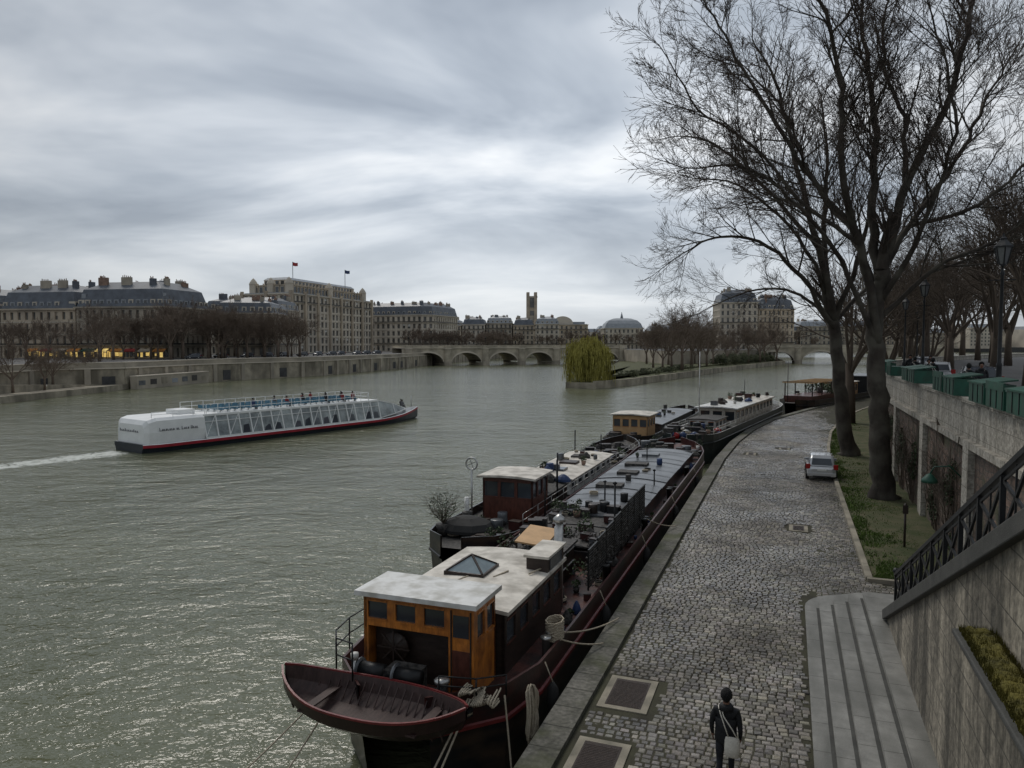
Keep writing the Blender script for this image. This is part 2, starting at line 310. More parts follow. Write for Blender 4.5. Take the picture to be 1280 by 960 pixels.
# ------------------------------------------------------------ water and land
W=-1.5
mb=MB(); mb.add([(-4000,-400,W),(4000,-400,W),(4000,7000,W),(-4000,7000,W)],[(0,1,2,3)],water); mb.make('river_water',loc=(0,0,W))
LB=[(-96,-300),(-96,100),(-94,150),(-84,161),(-80,190),(-72,208),(-60,228),(-46,290),(-40,333),(-30,400),(-8,520),(10,700)]
mb=MB(); mb.prism([(-4000,-300)]+LB+[(300,900),(4000,900),(4000,7000),(-4000,7000)],-3,4.2,asph); mb.make('left_bank_ground')
mb=MB(); LQ=[(-96.5,-300),(-86,-300),(-84,121),(-83,150),(-83.5,163),(-96.5,163)]
mb.prism(LQ,-3,-.35,emb); mb.make('lower_quay_pavement')
mb=MB()
for i in range(len(LB)-1):
    a,b_=LB[i],LB[i+1]
    mb.seg(a,b_,-.9,.25,-3,3.0,emb); mb.seg(a,b_,-.95,.5,3.0,3.25,lime2); mb.seg(a,b_,-.5,.1,3.25,4.25,limed); mb.seg(a,b_,-.6,.2,4.25,4.42,lime2)
    l=math.hypot(b_[0]-a[0],b_[1]-a[1]); k=int(l/9)
    for j in range(k):
        t=(j+.5)/max(k,1); p=(a[0]+(b_[0]-a[0])*t,a[1]+(b_[1]-a[1])*t); d=((b_[0]-a[0])/l*.6,(b_[1]-a[1])/l*.6)
        mb.seg((p[0]-d[0],p[1]-d[1]),(p[0]+d[0],p[1]+d[1]),.25,.6,-3,2.98,limed)
        if j%2==0 and a[1]<300:
            p=(p[0]+d[0]*7,p[1]+d[1]*7); mb.seg((p[0]-d[0]*2.2,p[1]-d[1]*2.2),(p[0]+d[0]*2.2,p[1]+d[1]*2.2),.26,.32,-1.2,1.4,asph)
mb.make('embankment_wall')
mb=MB(); a=(-83.5,161.5); b_=(-79.6,190)
mb.seg(a,b_,.6,2.2,-3,1.2,limed); mb.seg(a,b_,.5,2.3,1.2,1.4,lime2)
for k in range(7):
    t=k/7; p=(a[0]+(b_[0]-a[0])*(t+.02),a[1]+(b_[1]-a[1])*(t+.02)); q=(a[0]+(b_[0]-a[0])*(t+.10),a[1]+(b_[1]-a[1])*(t+.10))
    mb.seg(p,q,2.2,2.24,-.7,.3+.2*(k%3),[steelg,clutter,emb,zinc][k%4])
mb.make('landing_stage')
mb=MB()
vs=[(-95.5,95,2.9),(-90,95,2.9),(-87,158,-.3),(-95.5,158,-.3),(-95.5,95,-1),(-90,95,-1),(-87,158,-1),(-95.5,158,-1)]
mb.add(vs,[(0,1,2,3),(1,5,6,2),(0,4,5,1)],emb); mb.make('access_ramp')

# ------------------------------------------------------------ buildings
def offs(poly,d):
    n=len(poly); out=[]
    for i in range(n):
        p0,p1,p2=Vector(poly[i-1]),Vector(poly[i]),Vector(poly[(i+1)%n])
        a=(p1-p0).normalized(); b_=(p2-p1).normalized()
        na=Vector((a.y,-a.x)); nb=Vector((b_.y,-b_.x))
        k=na+nb; den=1+na.dot(nb)
        out.append(tuple(p1+k*(d/max(den,.3))))
    return out
def building(name,poly,z0,floors,fh,bay=2.6,wall=lime,roof=slate,rh=6,inset=2.6,dorm=True,chim=True,balc=(1,4),open_h=.62,open_w=.42,seed=0,cap=None):
    rr=random.Random(seed); mb=MB(); n=len(poly)
    if sum(poly[i][0]*poly[(i+1)%n][1]-poly[(i+1)%n][0]*poly[i][1] for i in range(n))<0: poly=poly[::-1]
    zt=z0+floors*fh
    mb.prism(offs(poly,-.5),z0-1,zt,glassf)
    for i in range(n):
        a=Vector(poly[i]); b_=Vector(poly[(i+1)%n]); l=(b_-a).length; d=(b_-a)/l
        nb=max(2,round(l/bay)); bw=l/nb
        for j in range(nb+1):
            s0=max(0,j*bw-bw*(1-open_w)/2); s1=min(l,j*bw+bw*(1-open_w)/2)
            mb.seg(a+d*s0,a+d*s1,-.55,0,z0-1,zt,wall)
        for k in range(floors+1):
            zz=z0+k*fh
            top=zz+fh*(1-open_h)*.55; bot=zz-fh*(1-open_h)*.45
            if k==0: bot=z0-1; top=z0+.3
            if k==floors: top=zt
            mb.seg(a+d*.02,b_-d*.02,-.52,-.06,bot,top,wall)
            if 0<k<floors: mb.seg(a,b_,-.05,.14,zz-.14,zz+.1,lime2 if wall is lime else wall)
            if k in balc and k<floors:
                mb.seg(a,b_,.0,.7,zz+.12,zz+.25,wall); mb.seg(a,b_,.6,.68,zz+.35,zz+.75,iron)
        for j in range(nb):
            for k in range(floors):
                if rr.random()<.22:
                    c0=a+d*((j+.5)*bw-bw*open_w*.5); c1_=a+d*((j+.5)*bw+bw*open_w*.5); zz=z0+k*fh
                    mb.seg(c0,c1_,-.45,-.40,zz+fh*rr.uniform(.45,.7),zz+fh*.84,rr.choice([lime2,white_paint,limed]))
        if dorm and roof is not None and rh>2:
            for j in range(nb):
                if rr.random()<.12: continue
                c=a+d*((j+.5)*bw)
                mb.seg(c-d*.75,c+d*.75,-2.4,-.35,zt+.55,zt+2.5,lime2 if rr.random()<.5 else zinc)
                mb.seg(c-d*.42,c+d*.42,-.36,-.3,zt+.8,zt+2.2,glassd)
                if j%2 and rh>5: mb.seg(c-d*.4,c+d*.4,-2.6,-1.2,zt+3.0,zt+4.3,zinc)
    mb.prism(offs(poly,.55),zt+.02,zt+.5,wall)
    if rh>0:
        p0=offs(poly,-.1); p1=offs(poly,-inset*.55); p2=offs(poly,-inset*2.2)
        s=[[(x,y,zt+.5) for x,y in p0],[(x,y,zt+.5+rh*.68) for x,y in p1],[(x,y,zt+.5+rh) for x,y in p2]]
        mb.loft(s,roof,closed=True); mb.add(s[2],[tuple(range(n))],zinc if roof is slate else roof)
        if chim:
            for i in range(n):
                a=Vector(p1[i]); b_=Vector(p1[(i+1)%n]); l=(b_-a).length; d=(b_-a)/l
                k=int(l/9)
                for j in range(k+1):
                    c=a+d*(l*(j+.5)/(k+1)+rr.uniform(-2.5,2.5)); ln=rr.uniform(.7,1.7); hh=rr.uniform(.5,1.9)
                    mb.seg(c-d*ln,c+d*ln,-3.2,-2.4,zt+rh*.5,zt+rh+hh,rr.choice([brickc,limed,limed,slate]))
                    for q in range(rr.randint(2,5)):
                        e=c+d*(ln*(q/2.5-.8)); mb.lathe((e.x-d.y*2.8,e.y+d.x*2.8,zt+rh+hh-.05),[(.13,0),(.11,rr.uniform(.4,.8))],6,brickc)
    else:
        mb.prism(offs(poly,-.5),zt+.5,zt+.9,zinc)
    if cap: cap(mb,poly,zt)
    return mb.make(name)
building('apartment_building',[(-152,222),(-127,217),(-123,236),(-150,240)],4.2,4,3.5,2.5,lime,slate,7.2,seed=1)
building('apartment_building',[(-126.6,217),(-99,212),(-94,232),(-122.6,236)],4.2,4,3.6,2.4,limed,slate,7.4,seed=2)
building('apartment_building',[(-205,232),(-152.6,222.3),(-150.6,240),(-200,250)],4.2,4,3.4,2.6,lime2,slate,6.8,seed=3)
building('apartment_building',[(-98,246),(-80,250),(-82,275),(-104,270)],4.2,4,3.5,2.6,limed,slate,5,seed=4)
building('apartment_building',[(-124,300),(-92,296),(-90,316),(-120,320)],4.2,5,3.5,2.6,lime2,slate,5,seed=5)
def capB(mb,poly,zt):
    p=offs(poly,-3.5)
    mb.prism(p,zt+.5,zt+4.2,lime2); mb.prism(offs(p,.5),zt+4.2,zt+4.6,lime)
    for i in range(len(p)):
        a=Vector(p[i]); b_=Vector(p[(i+1)%len(p)]); l=(b_-a).length; d=(b_-a)/l
        for j in range(int(l/3)): c=a+d*(j*3+1.5); mb.seg(c-d*.9,c+d*.9,-.1,.06,zt+1.2,zt+3.6,glassd); mb.seg(c+d*1.2,c+d*1.6,0,.4,zt+.5,zt+5.2,lime)
        for t in (.0,.5):
            c=a+d*(l*t); mb.lathe((c.x,c.y,zt+.5),[(1.8,0),(1.8,4.4),(2.0,4.5),(1.5,5.6),(.8,6.6),(.1,7.3)],10,lime2,False)
    q=offs(poly,-7); mb.prism(q,zt+4.6,zt+7.0,lime2)
    s=[[(x,y,zt+7.0) for x,y in offs(q,.3)],[(x,y,zt+8.2) for x,y in offs(q,-1.2)]]; mb.loft(s,zinc,closed=True); mb.add(s[1],[tuple(range(len(q)))],zinc)
    for i in range(len(q)):
        a=Vector(q[i]); b_=Vector(q[(i+1)%len(q)]); l=(b_-a).length; d=(b_-a)/l
        for j in range(int(l/3)): c=a+d*(j*3+1.5); mb.seg(c-d*.9,c+d*.9,-.1,.06,zt+5,zt+6.6,glassd)
    for (px,py,h,m) in ((-101,345,9,redl),(-83,372,8,tarp)):
        mb.tube([(px,py,zt+6),(px,py,zt+7+h)],.14,6,iron)
        mb.add([(px,py,zt+5.2+h),(px+1.2,py,zt+4.9+h),(px+2.4,py,zt+5.0+h),(px+2.4,py,zt+6.5+h),(px+1.2,py,zt+6.5+h),(px,py,zt+6.9+h)],[(0,1,4,5),(1,2,3,4)],m)
    for i in range(len(poly)):
        a=Vector(poly[i]); b_=Vector(poly[(i+1)%len(poly)]); l=(b_-a).length; d=(b_-a)/l; k=max(1,int(l/10))
        for j in range(k+1): c=a+d*(l*j/k); mb.seg(c-d*.7,c+d*.7,.0,.8,5,zt+1.6,lime)
building('department_store',[(-121,336),(-96,325),(-75,398),(-100,410)],4.2,7,3.7,3.4,lime2,slate,0,dorm=False,chim=False,balc=(6,),open_w=.62,open_h=.7,seed=6,cap=capB)
building('corner_building',[(-84,428),(-50,415),(-44,419),(-33,452),(-45,470),(-80,470)],4.2,5,4.0,3.2,lime2,slate,7,seed=7,open_w=.5)
xs=[(-60,-38),(-37,-20),(-19,0),(1,16),(17,34)]
for i,(a,b_) in enumerate(xs):
    building('riverside_building',[(a,560-i*4),(b_,556-i*4),(b_+1,580),(a+1,584)],4.2,5,3.5+.15*(i%3),3.2,facade_cols[i%3],slate if i%2 else zinc,5.5,seed=20+i,dorm=(i%2==0))
mb=MB(); mb.box(14,23,690,699,4,52,lime)
for x in (14.3,21.3):
    for y in (689.5,698): mb.box(x-.9,x+1.9,y-.6,y+2,4,56,lime)
for k in range(3): mb.box(16.6,20.4,689.85,690,18+k*12,27+k*12,glassf)
mb.box(13.5,23.5,689.3,699.6,51,52.5,lime2); mb.make('stone_tower')
def vault(mb,x0,x1,y0,y1,z0,h,mat):
    secs=[]
    for y in (y0,y1): secs.append([((x0+x1)/2-(x1-x0)/2*math.cos(math.pi*i/14),y,z0+h*math.sin(math.pi*i/14)) for i in range(15)])
    mb.loft(secs,mat); mb.add(secs[0],[tuple(range(15))],lime2)
def capT(mb,poly,zt): vault(mb,34,52,632,650,zt+.6,7,zinc); mb.prism([(26,636),(62,636),(62,652),(26,652)],zt+.5,zt+3,zinc)
building('theatre_building',[(24,630),(64,628),(65,660),(25,662)],4.2,5,4,4,lime,slate,0,dorm=False,chim=False,seed=31,cap=capT)
def capP(mb,poly,zt):
    z=zt+.5
    rings=[(0,0),(-1.5,3.5),(-4,6),(-8,7.6),(-11,8)]
    s=[[(x,y,z+h) for x,y in offs(poly,k)] for k,h in rings]
    mb.loft(s,zinc,closed=True); mb.add(s[-1],[tuple(range(len(poly)))],zinc); mb.lathe((87,592,z+8),[(1.2,0),(.8,2),(.1,5)],8,zinc)
building('pavilion_building',[(72,580),(102,580),(102,604),(72,604)],4.2,4,4,3.5,lime2,slate,0,dorm=False,chim=False,seed=32,cap=capP)
for i,(a,b_,y,fl) in enumerate([(104,130,560,4),(131,150,565,3),(152,182,575,4),(183,215,560,4),(216,260,560,5),(262,310,570,5)]):
    building('riverside_building',[(a,y),(b_,y),(b_,y+20),(a,y+20)],4.2,fl,3.4,3.4,facade_cols[(i+1)%3],slate if i%2 else zinc,4.5,seed=40+i,dorm=False)
building('island_house',[(112,402),(131,398),(133,420),(114,424)],5,7,3.6,2.6,lime2,slate,7,seed=51)
building('island_house',[(131.5,398),(152,402),(151,424),(133.5,420)],5,6,3.6,2.6,lime,slate,7,seed=52)
mb=MB(); rr=random.Random(5); x=-900
while x<1300:
    wd=rr.uniform(18,50); h=rr.uniform(14,26)*(1 if x<300 else .9); y=rr.uniform(860,960)
    mb.box(x,x+wd,y,y+30,3,5+h,rr.choice(facade_cols)); s=[[(x,y,5+h),(x+wd,y,5+h),(x+wd,y+30,5+h),(x,y+30,5+h)],[(x+3,y+3,9+h),(x+wd-3,y+3,9+h),(x+wd-3,y+27,9+h),(x+3,y+27,9+h)]]
    mb.loft(s,slate if rr.random()<.5 else zinc,closed=True); mb.add(s[1],[(0,1,2,3)],zinc)
    for k in range(int(wd/4)):
        for q in range(int(h/4)): mb.box(x+1+k*4,x+2.6+k*4,y-.1,y-.02,6.5+q*4,8.7+q*4,glassf)
    x+=wd+rr.uniform(0,6)
mb.make('distant_city_blocks')
awn=M('orange_awning',(.50,.20,.04),.7,.2,1,0); redaw=M('red_awning',(.28,.03,.025),.7,.2,1,0); lit=M('lit_shop_window',(.85,.50,.10),.6,.6,.5,0,emit=.8,col2=(.95,.72,.25))
rc=random.Random(12)
for i in range(10):
    mb=MB(); x=-141+i*4.5; y=219.5-(i*4.5+9)*.19-.3
    q0=x+.1
    while q0<x+3.2:
        wd=rc.uniform(.3,.9); mb.box(q0,q0+wd,y-.5,y-.2,4.5+rc.uniform(0,.5),5.6+rc.uniform(0,.8),lit if rc.random()<.62 else glassf); q0+=wd+rc.uniform(.1,.4)
    mb.add([(x,y-.2,7.0),(x+3.6,y-.7,7.0),(x+3.6,y-2.4,6.4),(x,y-1.9,6.4),(x,y-1.9,6.1),(x+3.6,y-2.4,6.1)],[(0,1,2,3),(3,2,5,4)],[awn,redaw,lime,awn,greenbox,lit][i%6])
    for q in (x,x+3.5): mb.beam((q,y-2.0,4.2),(q,y-2.0,6),.1,.1,iron)
    mb.make('cafe_awning')

# ------------------------------------------------------------ arched bridge
def arch_bridge(name,p0,p1,n,zs,zc,zd,width,pier,end0=3):
    mb=MB(); a=Vector(p0); b_=Vector(p1); l=(b_-a).length; d=(b_-a)/l; nr=Vector((d.y,-d.x))
    span=(l-2*end0)/n; aw=(span-pier)/2
    def low(s):
        k=(s-end0)/span
        if k<0 or k>=n: return None
        c=end0+(int(k)+.5)*span; x=abs(s-c)
        if x>aw: return None
        return zs+(zc-zs)*math.sqrt(max(0,1-(x/aw)**2))
    step=.5; m=int(l/step)
    def P(s,t,z): q=a+d*s+nr*t; return (q.x,q.y,z)
    for i in range(m):
        s0=l*i/m; s1=l*(i+1)/m; z0=low((s0+s1)/2)
        la=low(s0+.01); lb=low(s1-.01)
        if z0 is None or la is None or lb is None: la=lb=-3 if z0 is None else z0
        for t in (0,-width):
            mb.add([P(s0,t,la),P(s1,t,lb),P(s1,t,zd),P(s0,t,zd)],[(0,1,2,3)],bridge_st)
        if z0 is not None:
            mb.add([P(s0,0,la),P(s1,0,lb),P(s1,-width,lb),P(s0,-width,la)],[(0,1,2,3)],limed)
            mb.add([P(s0,.12,la),P(s1,.12,lb),P(s1,.12,lb+.75),P(s0,.12,la+.75),P(s0,0,la+.75),P(s1,0,lb+.75)],[(0,1,2,3),(3,2,5,4)],lime2)
    for j in range(n+1):
        s=end0+j*span
        for k in (-1,1):
            mb.add([P(s+k*pier/2,0,-3),P(s+k*pier/2,-width,-3),P(s+k*pier/2,-width,zs+.3),P(s+k*pier/2,0,zs+.3)],[(0,1,2,3)],bridge_st)
        cw=[P(s-pier*.5,.0,0)[:2],P(s-pier*.42,pier*.4,0)[:2],P(s,pier*.75,0)[:2],P(s+pier*.42,pier*.4,0)[:2],P(s+pier*.5,0,0)[:2]]
        mb.prism(cw,-3,zs+1.2,limed)
        ba=[P(s+pier*.45*math.cos(math.pi*q/8),pier*.45*math.sin(math.pi*q/8),0)[:2] for q in range(9)]
        mb.prism(ba,zs+1.2,zd+1.2,bridge_st); mb.prism([P(s+pier*.52*math.cos(math.pi*q/8),pier*.52*math.sin(math.pi*q/8),0)[:2] for q in range(9)],zd-.3,zd+.1,lime2)
        lp=P(s,.3,0); mb.tube([(lp[0],lp[1],zd+1.2),(lp[0],lp[1],zd+4.2)],.09,6,iron); mb.lathe((lp[0],lp[1],zd+4.2),[(.15,0),(.32,.6),(.1,.95)],6,iron)
    A=(a.x,a.y);B_=(b_.x,b_.y)
    mb.seg(A,B_,-width-.3,.45,zd,zd+.3,lime2); mb.seg(A,B_,-.1,.3,zd+.3,zd+1.25,bridge_st); mb.seg(A,B_,-width-.2,-width+.2,zd+.3,zd+1.25,bridge_st); mb.seg(A,B_,-.16,.4,zd+1.25,zd+1.4,lime2)
    return mb.make(name)
arch_bridge('arched_stone_bridge',(-49,331),(58,376),6,-.8,4.3,6.3,18,3.6)
arch_bridge('arched_stone_bridge',(120,378),(205,352),4,-.8,4.6,6.6,18,3.6)

# ------------------------------------------------------------ island
ISL=[(12,166),(18,163),(26,172),(44,205),(70,255),(134,366),(150,420),(60,420),(52,360),(34,270),(14,190)]
mb=MB(); mb.prism(ISL,-3,-.2,earth,emb); mb.prism(offs(ISL,-9),-.2,.35,earth)
mb.make('island_ground')
mb=MB()
for i in range(1,6): mb.seg(ISL[i],ISL[i+1],-.35,.3,-2.9,.15,emb)
mb.make('island_retaining_wall')
mb=MB(); mb.prism([(62,290),(100,330),(126,368),(148,418),(60,418),(56,372)],-.1,5.6,asph,limed); mb.make('island_terrace')

# ------------------------------------------------------------ trees
def rnd_perp(d,rr):
    a=d.orthogonal().normalized(); b_=d.cross(a); t=rr.uniform(0,2*math.pi); return a*math.cos(t)+b_*math.sin(t)
SIDES=[10,7,5,3,3,3]
def grow(mb,p,d,r,L_,lvl,maxl,rr,nch,up,mat,wig=.22,rmin=.009,amin=25,amax=60):
    ns=4 if lvl<=2 else 2; pts=[p]; rad=[r]; dirs=[d]
    for i in range(ns):
        d=(d+Vector((rr.gauss(0,wig),rr.gauss(0,wig),rr.gauss(0,wig)+up))).normalized()
        p=p+d*(L_/ns); pts.append(p); rad.append(max(rmin*.75,r*(1-.75*(i+1)/ns))); dirs.append(d)
    mb.tube(pts,rad,SIDES[min(lvl,5)],mat if lvl<3 else bark2 if mat is bark else mat,cap=False)
    if lvl>=maxl: return
    k=nch[lvl]; k=int(k)+(1 if rr.random()<k-int(k) else 0)
    for j in range(k):
        t=rr.uniform(.15,1.0) if lvl>0 else rr.uniform(.35,1)
        x=t*ns; i=min(int(x),ns-1); fr=x-i
        q=pts[i].lerp(pts[i+1],fr); ang=math.radians(rr.uniform(amin,amax))
        nd=(dirs[min(i+1,ns)]*math.cos(ang)+rnd_perp(dirs[min(i+1,ns)],rr)*math.sin(ang)).normalized()
        rq=rad[i]*(1-fr)+rad[i+1]*fr
        grow(mb,q,nd,max(rmin,rq*rr.uniform(.5,.7)),L_*rr.uniform(.45,.72)*(1.15-.45*t),lvl+1,maxl,rr,nch,up,mat,wig,rmin,amin,amax)
def cat(P,n=5):
    P=[Vector(p) for p in P]; o=[]
    for i in range(len(P)-1):
        a=P[max(i-1,0)];b_=P[i];c=P[i+1];d=P[min(i+2,len(P)-1)]
        for k in range(n):
            t=k/n; o.append(.5*((2*b_)+(c-a)*t+(2*a-5*b_+4*c-d)*t*t+(3*b_-a-3*c+d)*t**3))
    o.append(P[-1]); return o
def big_tree(name,base,limbs,seed,nper,nch,L0):
    rr=random.Random(seed); mb=MB()
    for li,(pts,r0,r1,start) in enumerate(limbs):
        P=cat(pts); n=len(P)
        P=[p+Vector((rr.gauss(0,.07),rr.gauss(0,.07),0)) if i else p for i,p in enumerate(P)]
        rad=[r0+(r1-r0)*(i/(n-1))**.8 for i in range(n)]
        if li==0: rad[0]*=1.55; rad[1]*=1.2
        mb.tube(P,rad,12 if li==0 else 9,bark)
        tot=sum((P[i+1]-P[i]).length for i in range(n-1))
        k=int(nper*tot)
        if li==0: k=0
        for j in range(k):
            t=start+(1-start)*((j+rr.random())/k); x=t*(n-1); i=min(int(x),n-2); q=P[i].lerp(P[i+1],x-i)
            d=(P[i+1]-P[i]).normalized(); ang=math.radians(rr.uniform(25,58))
            nd=(d*math.cos(ang)+rnd_perp(d,rr)*math.sin(ang)).normalized(); nd.z=nd.z*.85+.18; nd.normalize()
            grow(mb,q,nd,min(rad[i]*.55,rr.uniform(.03,.075)),L0*rr.uniform(.5,1.3)*(1.1-.35*t),1,4,rr,nch,.055,bark,.12,.0105,18,48)
        grow(mb,P[-1],(P[-1]-P[-3]).normalized(),rad[-1],L0*.8,1,4,rr,nch,.055,bark,.12,.0105,18,48)
    mb.v=[tuple(Vector(p)+Vector(base)) for p in mb.v]
    return mb.make(name,loc=base)
bA=q2w(4.9,43.7); bB=q2w(4.3,60)
def l3(l,ys): return [(x,y,z) for (x,z),y in zip(l,ys)]
tA=[(l3([(0,-.1),(-.3,3),(-.5,6),(-.6,8.6),(-.55,12.2)],[0,0,.1,.1,0]),.60,.38,1),
 (l3([(-.55,12),(-.85,15.9),(-.6,20.1),(-1.3,24.4),(-1.5,28)],[0,.4,.8,.8,1]),.29,.05,.25),
 (l3([(-.55,11.6),(.6,16.8),(2.3,21),(3.4,25.6),(3.6,28)],[0,-.5,-1,-1,-1.5]),.28,.05,.25),
 (l3([(-.6,8.2),(-1.9,13.4),(-3.2,17.2),(-3,21.4),(-4.4,25.6),(-5.3,28)],[0,-.6,-1,-.6,-1,-1.5]),.27,.045,.22),
 (l3([(-.5,11.5),(1.4,14.6),(4,18),(6.1,21.4),(7.8,24)],[.1,.8,1.5,2.4,3.2]),.2,.045,.2),
 (l3([(-.6,8.3),(-3.0,12.5),(-6.1,15.5),(-8.7,16.8),(-10.8,16.6)],[0,-1,-2,-3,-3.6]),.16,.035,.18),
 (l3([(-2.2,14.2),(-4.4,17.4),(-6.6,21.4),(-8.4,24.8),(-9.6,27)],[-.7,.5,1,1.6,2]),.16,.035,.12),
 (l3([(.3,15.8),(1.05,20.1),(.2,24),(1,28)],[-.4,1,2,2.5]),.17,.045,.15),
 (l3([(-.6,9.5),(1.8,12.2),(4.4,13.6),(7.0,16.5)],[0,-1,-2.2,-2.4]),.15,.035,.2),
 (l3([(-.5,10.5),(-.8,14),(-2.5,18),(-3.5,22),(-5.5,25)],[0,2.2,4.5,6,7]),.19,.035,.2),
 (l3([(-.5,10.5),(.4,14),(.5,18),(-1,22)],[0,-2.2,-4.5,-5.5]),.17,.045,.2),
 (l3([(-1.9,13.4),(-4.6,15.2),(-7.4,18.6),(-10,20.6),(-11.6,23.5)],[-.6,-.8,0,.6,1]),.13,.03,.1),
 (l3([(1.4,14.6),(4.6,15.6),(7.5,18.4),(9.6,19.6)],[.8,0,-.5,-1]),.13,.03,.1)]
big_tree('plane_tree',(bA[0],bA[1],0),tA,11,1.4,[0,7,4.6,3.0],3.9)
tB=[(l3([(0,-.1),(-.5,3),(-.8,5.9),(-1.35,10.2)],[0,0,.1,.2]),.60,.40,1),
 (l3([(-1.3,9.8),(-2.8,15.4),(-4.6,20.6),(-6,26),(-7.5,29)],[.1,-.5,-1,-1,-1]),.32,.05,.22),
 (l3([(-1.3,9.8),(-1.9,16),(-1.35,21.8),(-1.9,27)],[.2,.8,1.6,2]),.30,.05,.22),
 (l3([(-1.2,9.2),(-4.3,13),(-7.8,15.4),(-11,15.6),(-13,14.6)],[0,-1.4,-2.6,-3,-3]),.21,.04,.18),
 (l3([(-1.3,9.8),(-.2,14.2),(.7,19.5),(-.2,24.8)],[.2,-1,-1.5,-1.8]),.24,.05,.22),
 (l3([(-2.8,15.2),(-6.6,20),(-10.0,23.2),(-12,24)],[-.5,.6,1.5,2.5]),.18,.04,.12),
 (l3([(-1.3,9.8),(2,13),(5,17),(7,21)],[.2,1.4,2.8,4]),.2,.045,.2),
 (l3([(-2,12.6),(-5.5,16.6),(-9.5,19.2),(-12.6,19.4)],[0,-2,-3,-4]),.16,.035,.15),
 (l3([(-1.35,9.5),(-3.2,12),(-6,12.5),(-9.5,11.2)],[.1,1.6,3,3.5]),.16,.035,.2)]
big_tree('plane_tree',(bB[0],bB[1],0),tB,23,1.1,[0,6,4.4,2.6],4.4)
def gen_tree(name,seed,h,mat,nch,rmin,spread=.9):
    rr=random.Random(seed); mb=MB()
    th=h*.3; tr=h*.022
    mb.tube([(0,0,-.1),(.05,0,th*.5),(rr.uniform(-.2,.2),rr.uniform(-.2,.2),th)],[tr*1.35,tr,tr*.85],8,mat)
    top=Vector((0,0,th))
    for i in range(6):
        a=i*1.05+rr.uniform(-.3,.3); t=rr.uniform(.3,spread); d=Vector((math.cos(a)*t,math.sin(a)*t,1)).normalized()
        grow(mb,top+Vector((0,0,rr.uniform(-.12,0)*h)),d,tr*.5,h*rr.uniform(.42,.55),0,3,rr,nch,.06,mat,.13,rmin,20,52)
    return mb.make(name)
V1=gen_tree('bare_tree',101,14,barkf,[8,6,6,0],.022); V2=gen_tree('bare_tree',102,15,barkf,[8,6,6,0],.022,.7); V3=gen_tree('bare_tree',103,13,barkf,[9,6,6,0],.022,1.1)
V1.location=(-96,176,4.2); V2.location=(-90,196,4.2); V3.location=(-84,214,4.2)
F1=gen_tree('bare_tree',111,12,barkf,[7,5,5,0],.05); F1.location=(-78,236,4.2)
F2=gen_tree('bare_tree',112,13,barkf,[7,5,5,0],.05,.7); F2.location=(-73,246,4.2)
P1=gen_tree('bare_tree',121,14,barkp,[8,6,5,0],.013,.8); P1.location=(*q2w(13.5,48),5.6)
P2=gen_tree('bare_tree',122,15,barkp,[8,6,5,0],.013,.6); P2.location=(*q2w(14.5,56),5.6)
rr=random.Random(9)
def tr_(src,x,y,z,s): inst(src,'bare_tree',(x,y,z),rr.uniform(0,6),s)
for i in range(15):
    t=i/14; tr_(rr.choice([V1,V2,V3]),-104+t*36+rr.uniform(-1.5,1.5),196+t*42+rr.uniform(-3,3),4.2,rr.uniform(.9,1.3))
for i in range(9): tr_(rr.choice([V1,V2,V3]),-88+rr.uniform(-10,6),226+i*7,4.2,rr.uniform(.9,1.2))
for i in range(8): tr_(rr.choice([V1,V3,V2]),-150+i*6.5,204+rr.uniform(-2,2)-i*.8,4.2,rr.uniform(.6,.85))
for i in range(7): tr_(rr.choice([V1,V3]),-89.5+rr.uniform(-2,2),104+i*9,-.3,rr.uniform(.5,.75))
for i in range(14): tr_(rr.choice([F1,F2]),-52+i*3.6+rr.uniform(-2,2),395+i*8,4.2,rr.uniform(.8,1.1))
for i in range(30): tr_(rr.choice([F1,F2]),-25+i*8.2+rr.uniform(-3,3),530+rr.uniform(-15,10),4.2,rr.uniform(.8,1.2))
for x,y,s in [(55,232,1.3),(52,245,1.2),(60,252,1.35),(66,262,1.1),(48,250,.9),(72,275,1.1),(80,292,.9),(88,300,.8),(60,285,1.1),(54,300,1),(98,318,1.1),(104,322,1.2),(112,338,1.3),(118,345,1.0),(125,352,1.2),(95,335,1.1),(74,300,1),(46,225,1.0)]:
    tr_(rr.choice([V1,V2,V3]),x,y,0.2,s*1.12)
for i in range(13):
    tr_(rr.choice([P1,P2]),*q2w(14+rr.uniform(-.6,.6)+max(0,(i*9-30))*.12,64+i*10+rr.uniform(-1,1)),5.6,rr.uniform(.85,1.15))
for i in range(7):
    tr_(rr.choice([P1,P2]),*q2w(26+rr.uniform(-1,1)+max(0,(i*11-30))*.12,56+i*17+rr.uniform(-1,1)),5.6,rr.uniform(1.0,1.3))
for v,u in [(7.2,84),(11,101),(16,118),(21,133)]: tr_(rr.choice([P1,P2]),*q2w(v,u),.05,1.45)
def leafclump(mb,c,rx,ry,rz,n,sz,mat,rr):
    for _ in range(n):
        while True:
            p=Vector((rr.uniform(-1,1),rr.uniform(-1,1),rr.uniform(-1,1)))
            if p.length<1: break
        p=Vector((c[0]+p.x*rx,c[1]+p.y*ry,c[2]+p.z*rz)); d=Vector((rr.gauss(0,1),rr.gauss(0,1),rr.gauss(0,1))).normalized(); e=d.orthogonal().normalized()*sz*rr.uniform(.6,1.3); f_=d*sz*rr.uniform(.6,1.3)
        mb.add([p-e-f_*.5,p+e-f_*.5,p+f_],[(0,1,2)],mat)
for i in range(9):
    mb=MB(); x,y=84+i*5.4,296+i*9.2
    for k in range(6): leafclump(mb,(x+rr.uniform(-3,3),y+rr.uniform(-3,3),rr.uniform(1,3.2)),rr.uniform(1.5,2.8),2.2,rr.uniform(1.2,2.2),170,.32,shrub,rr)
    mb.make('evergreen_shrub')
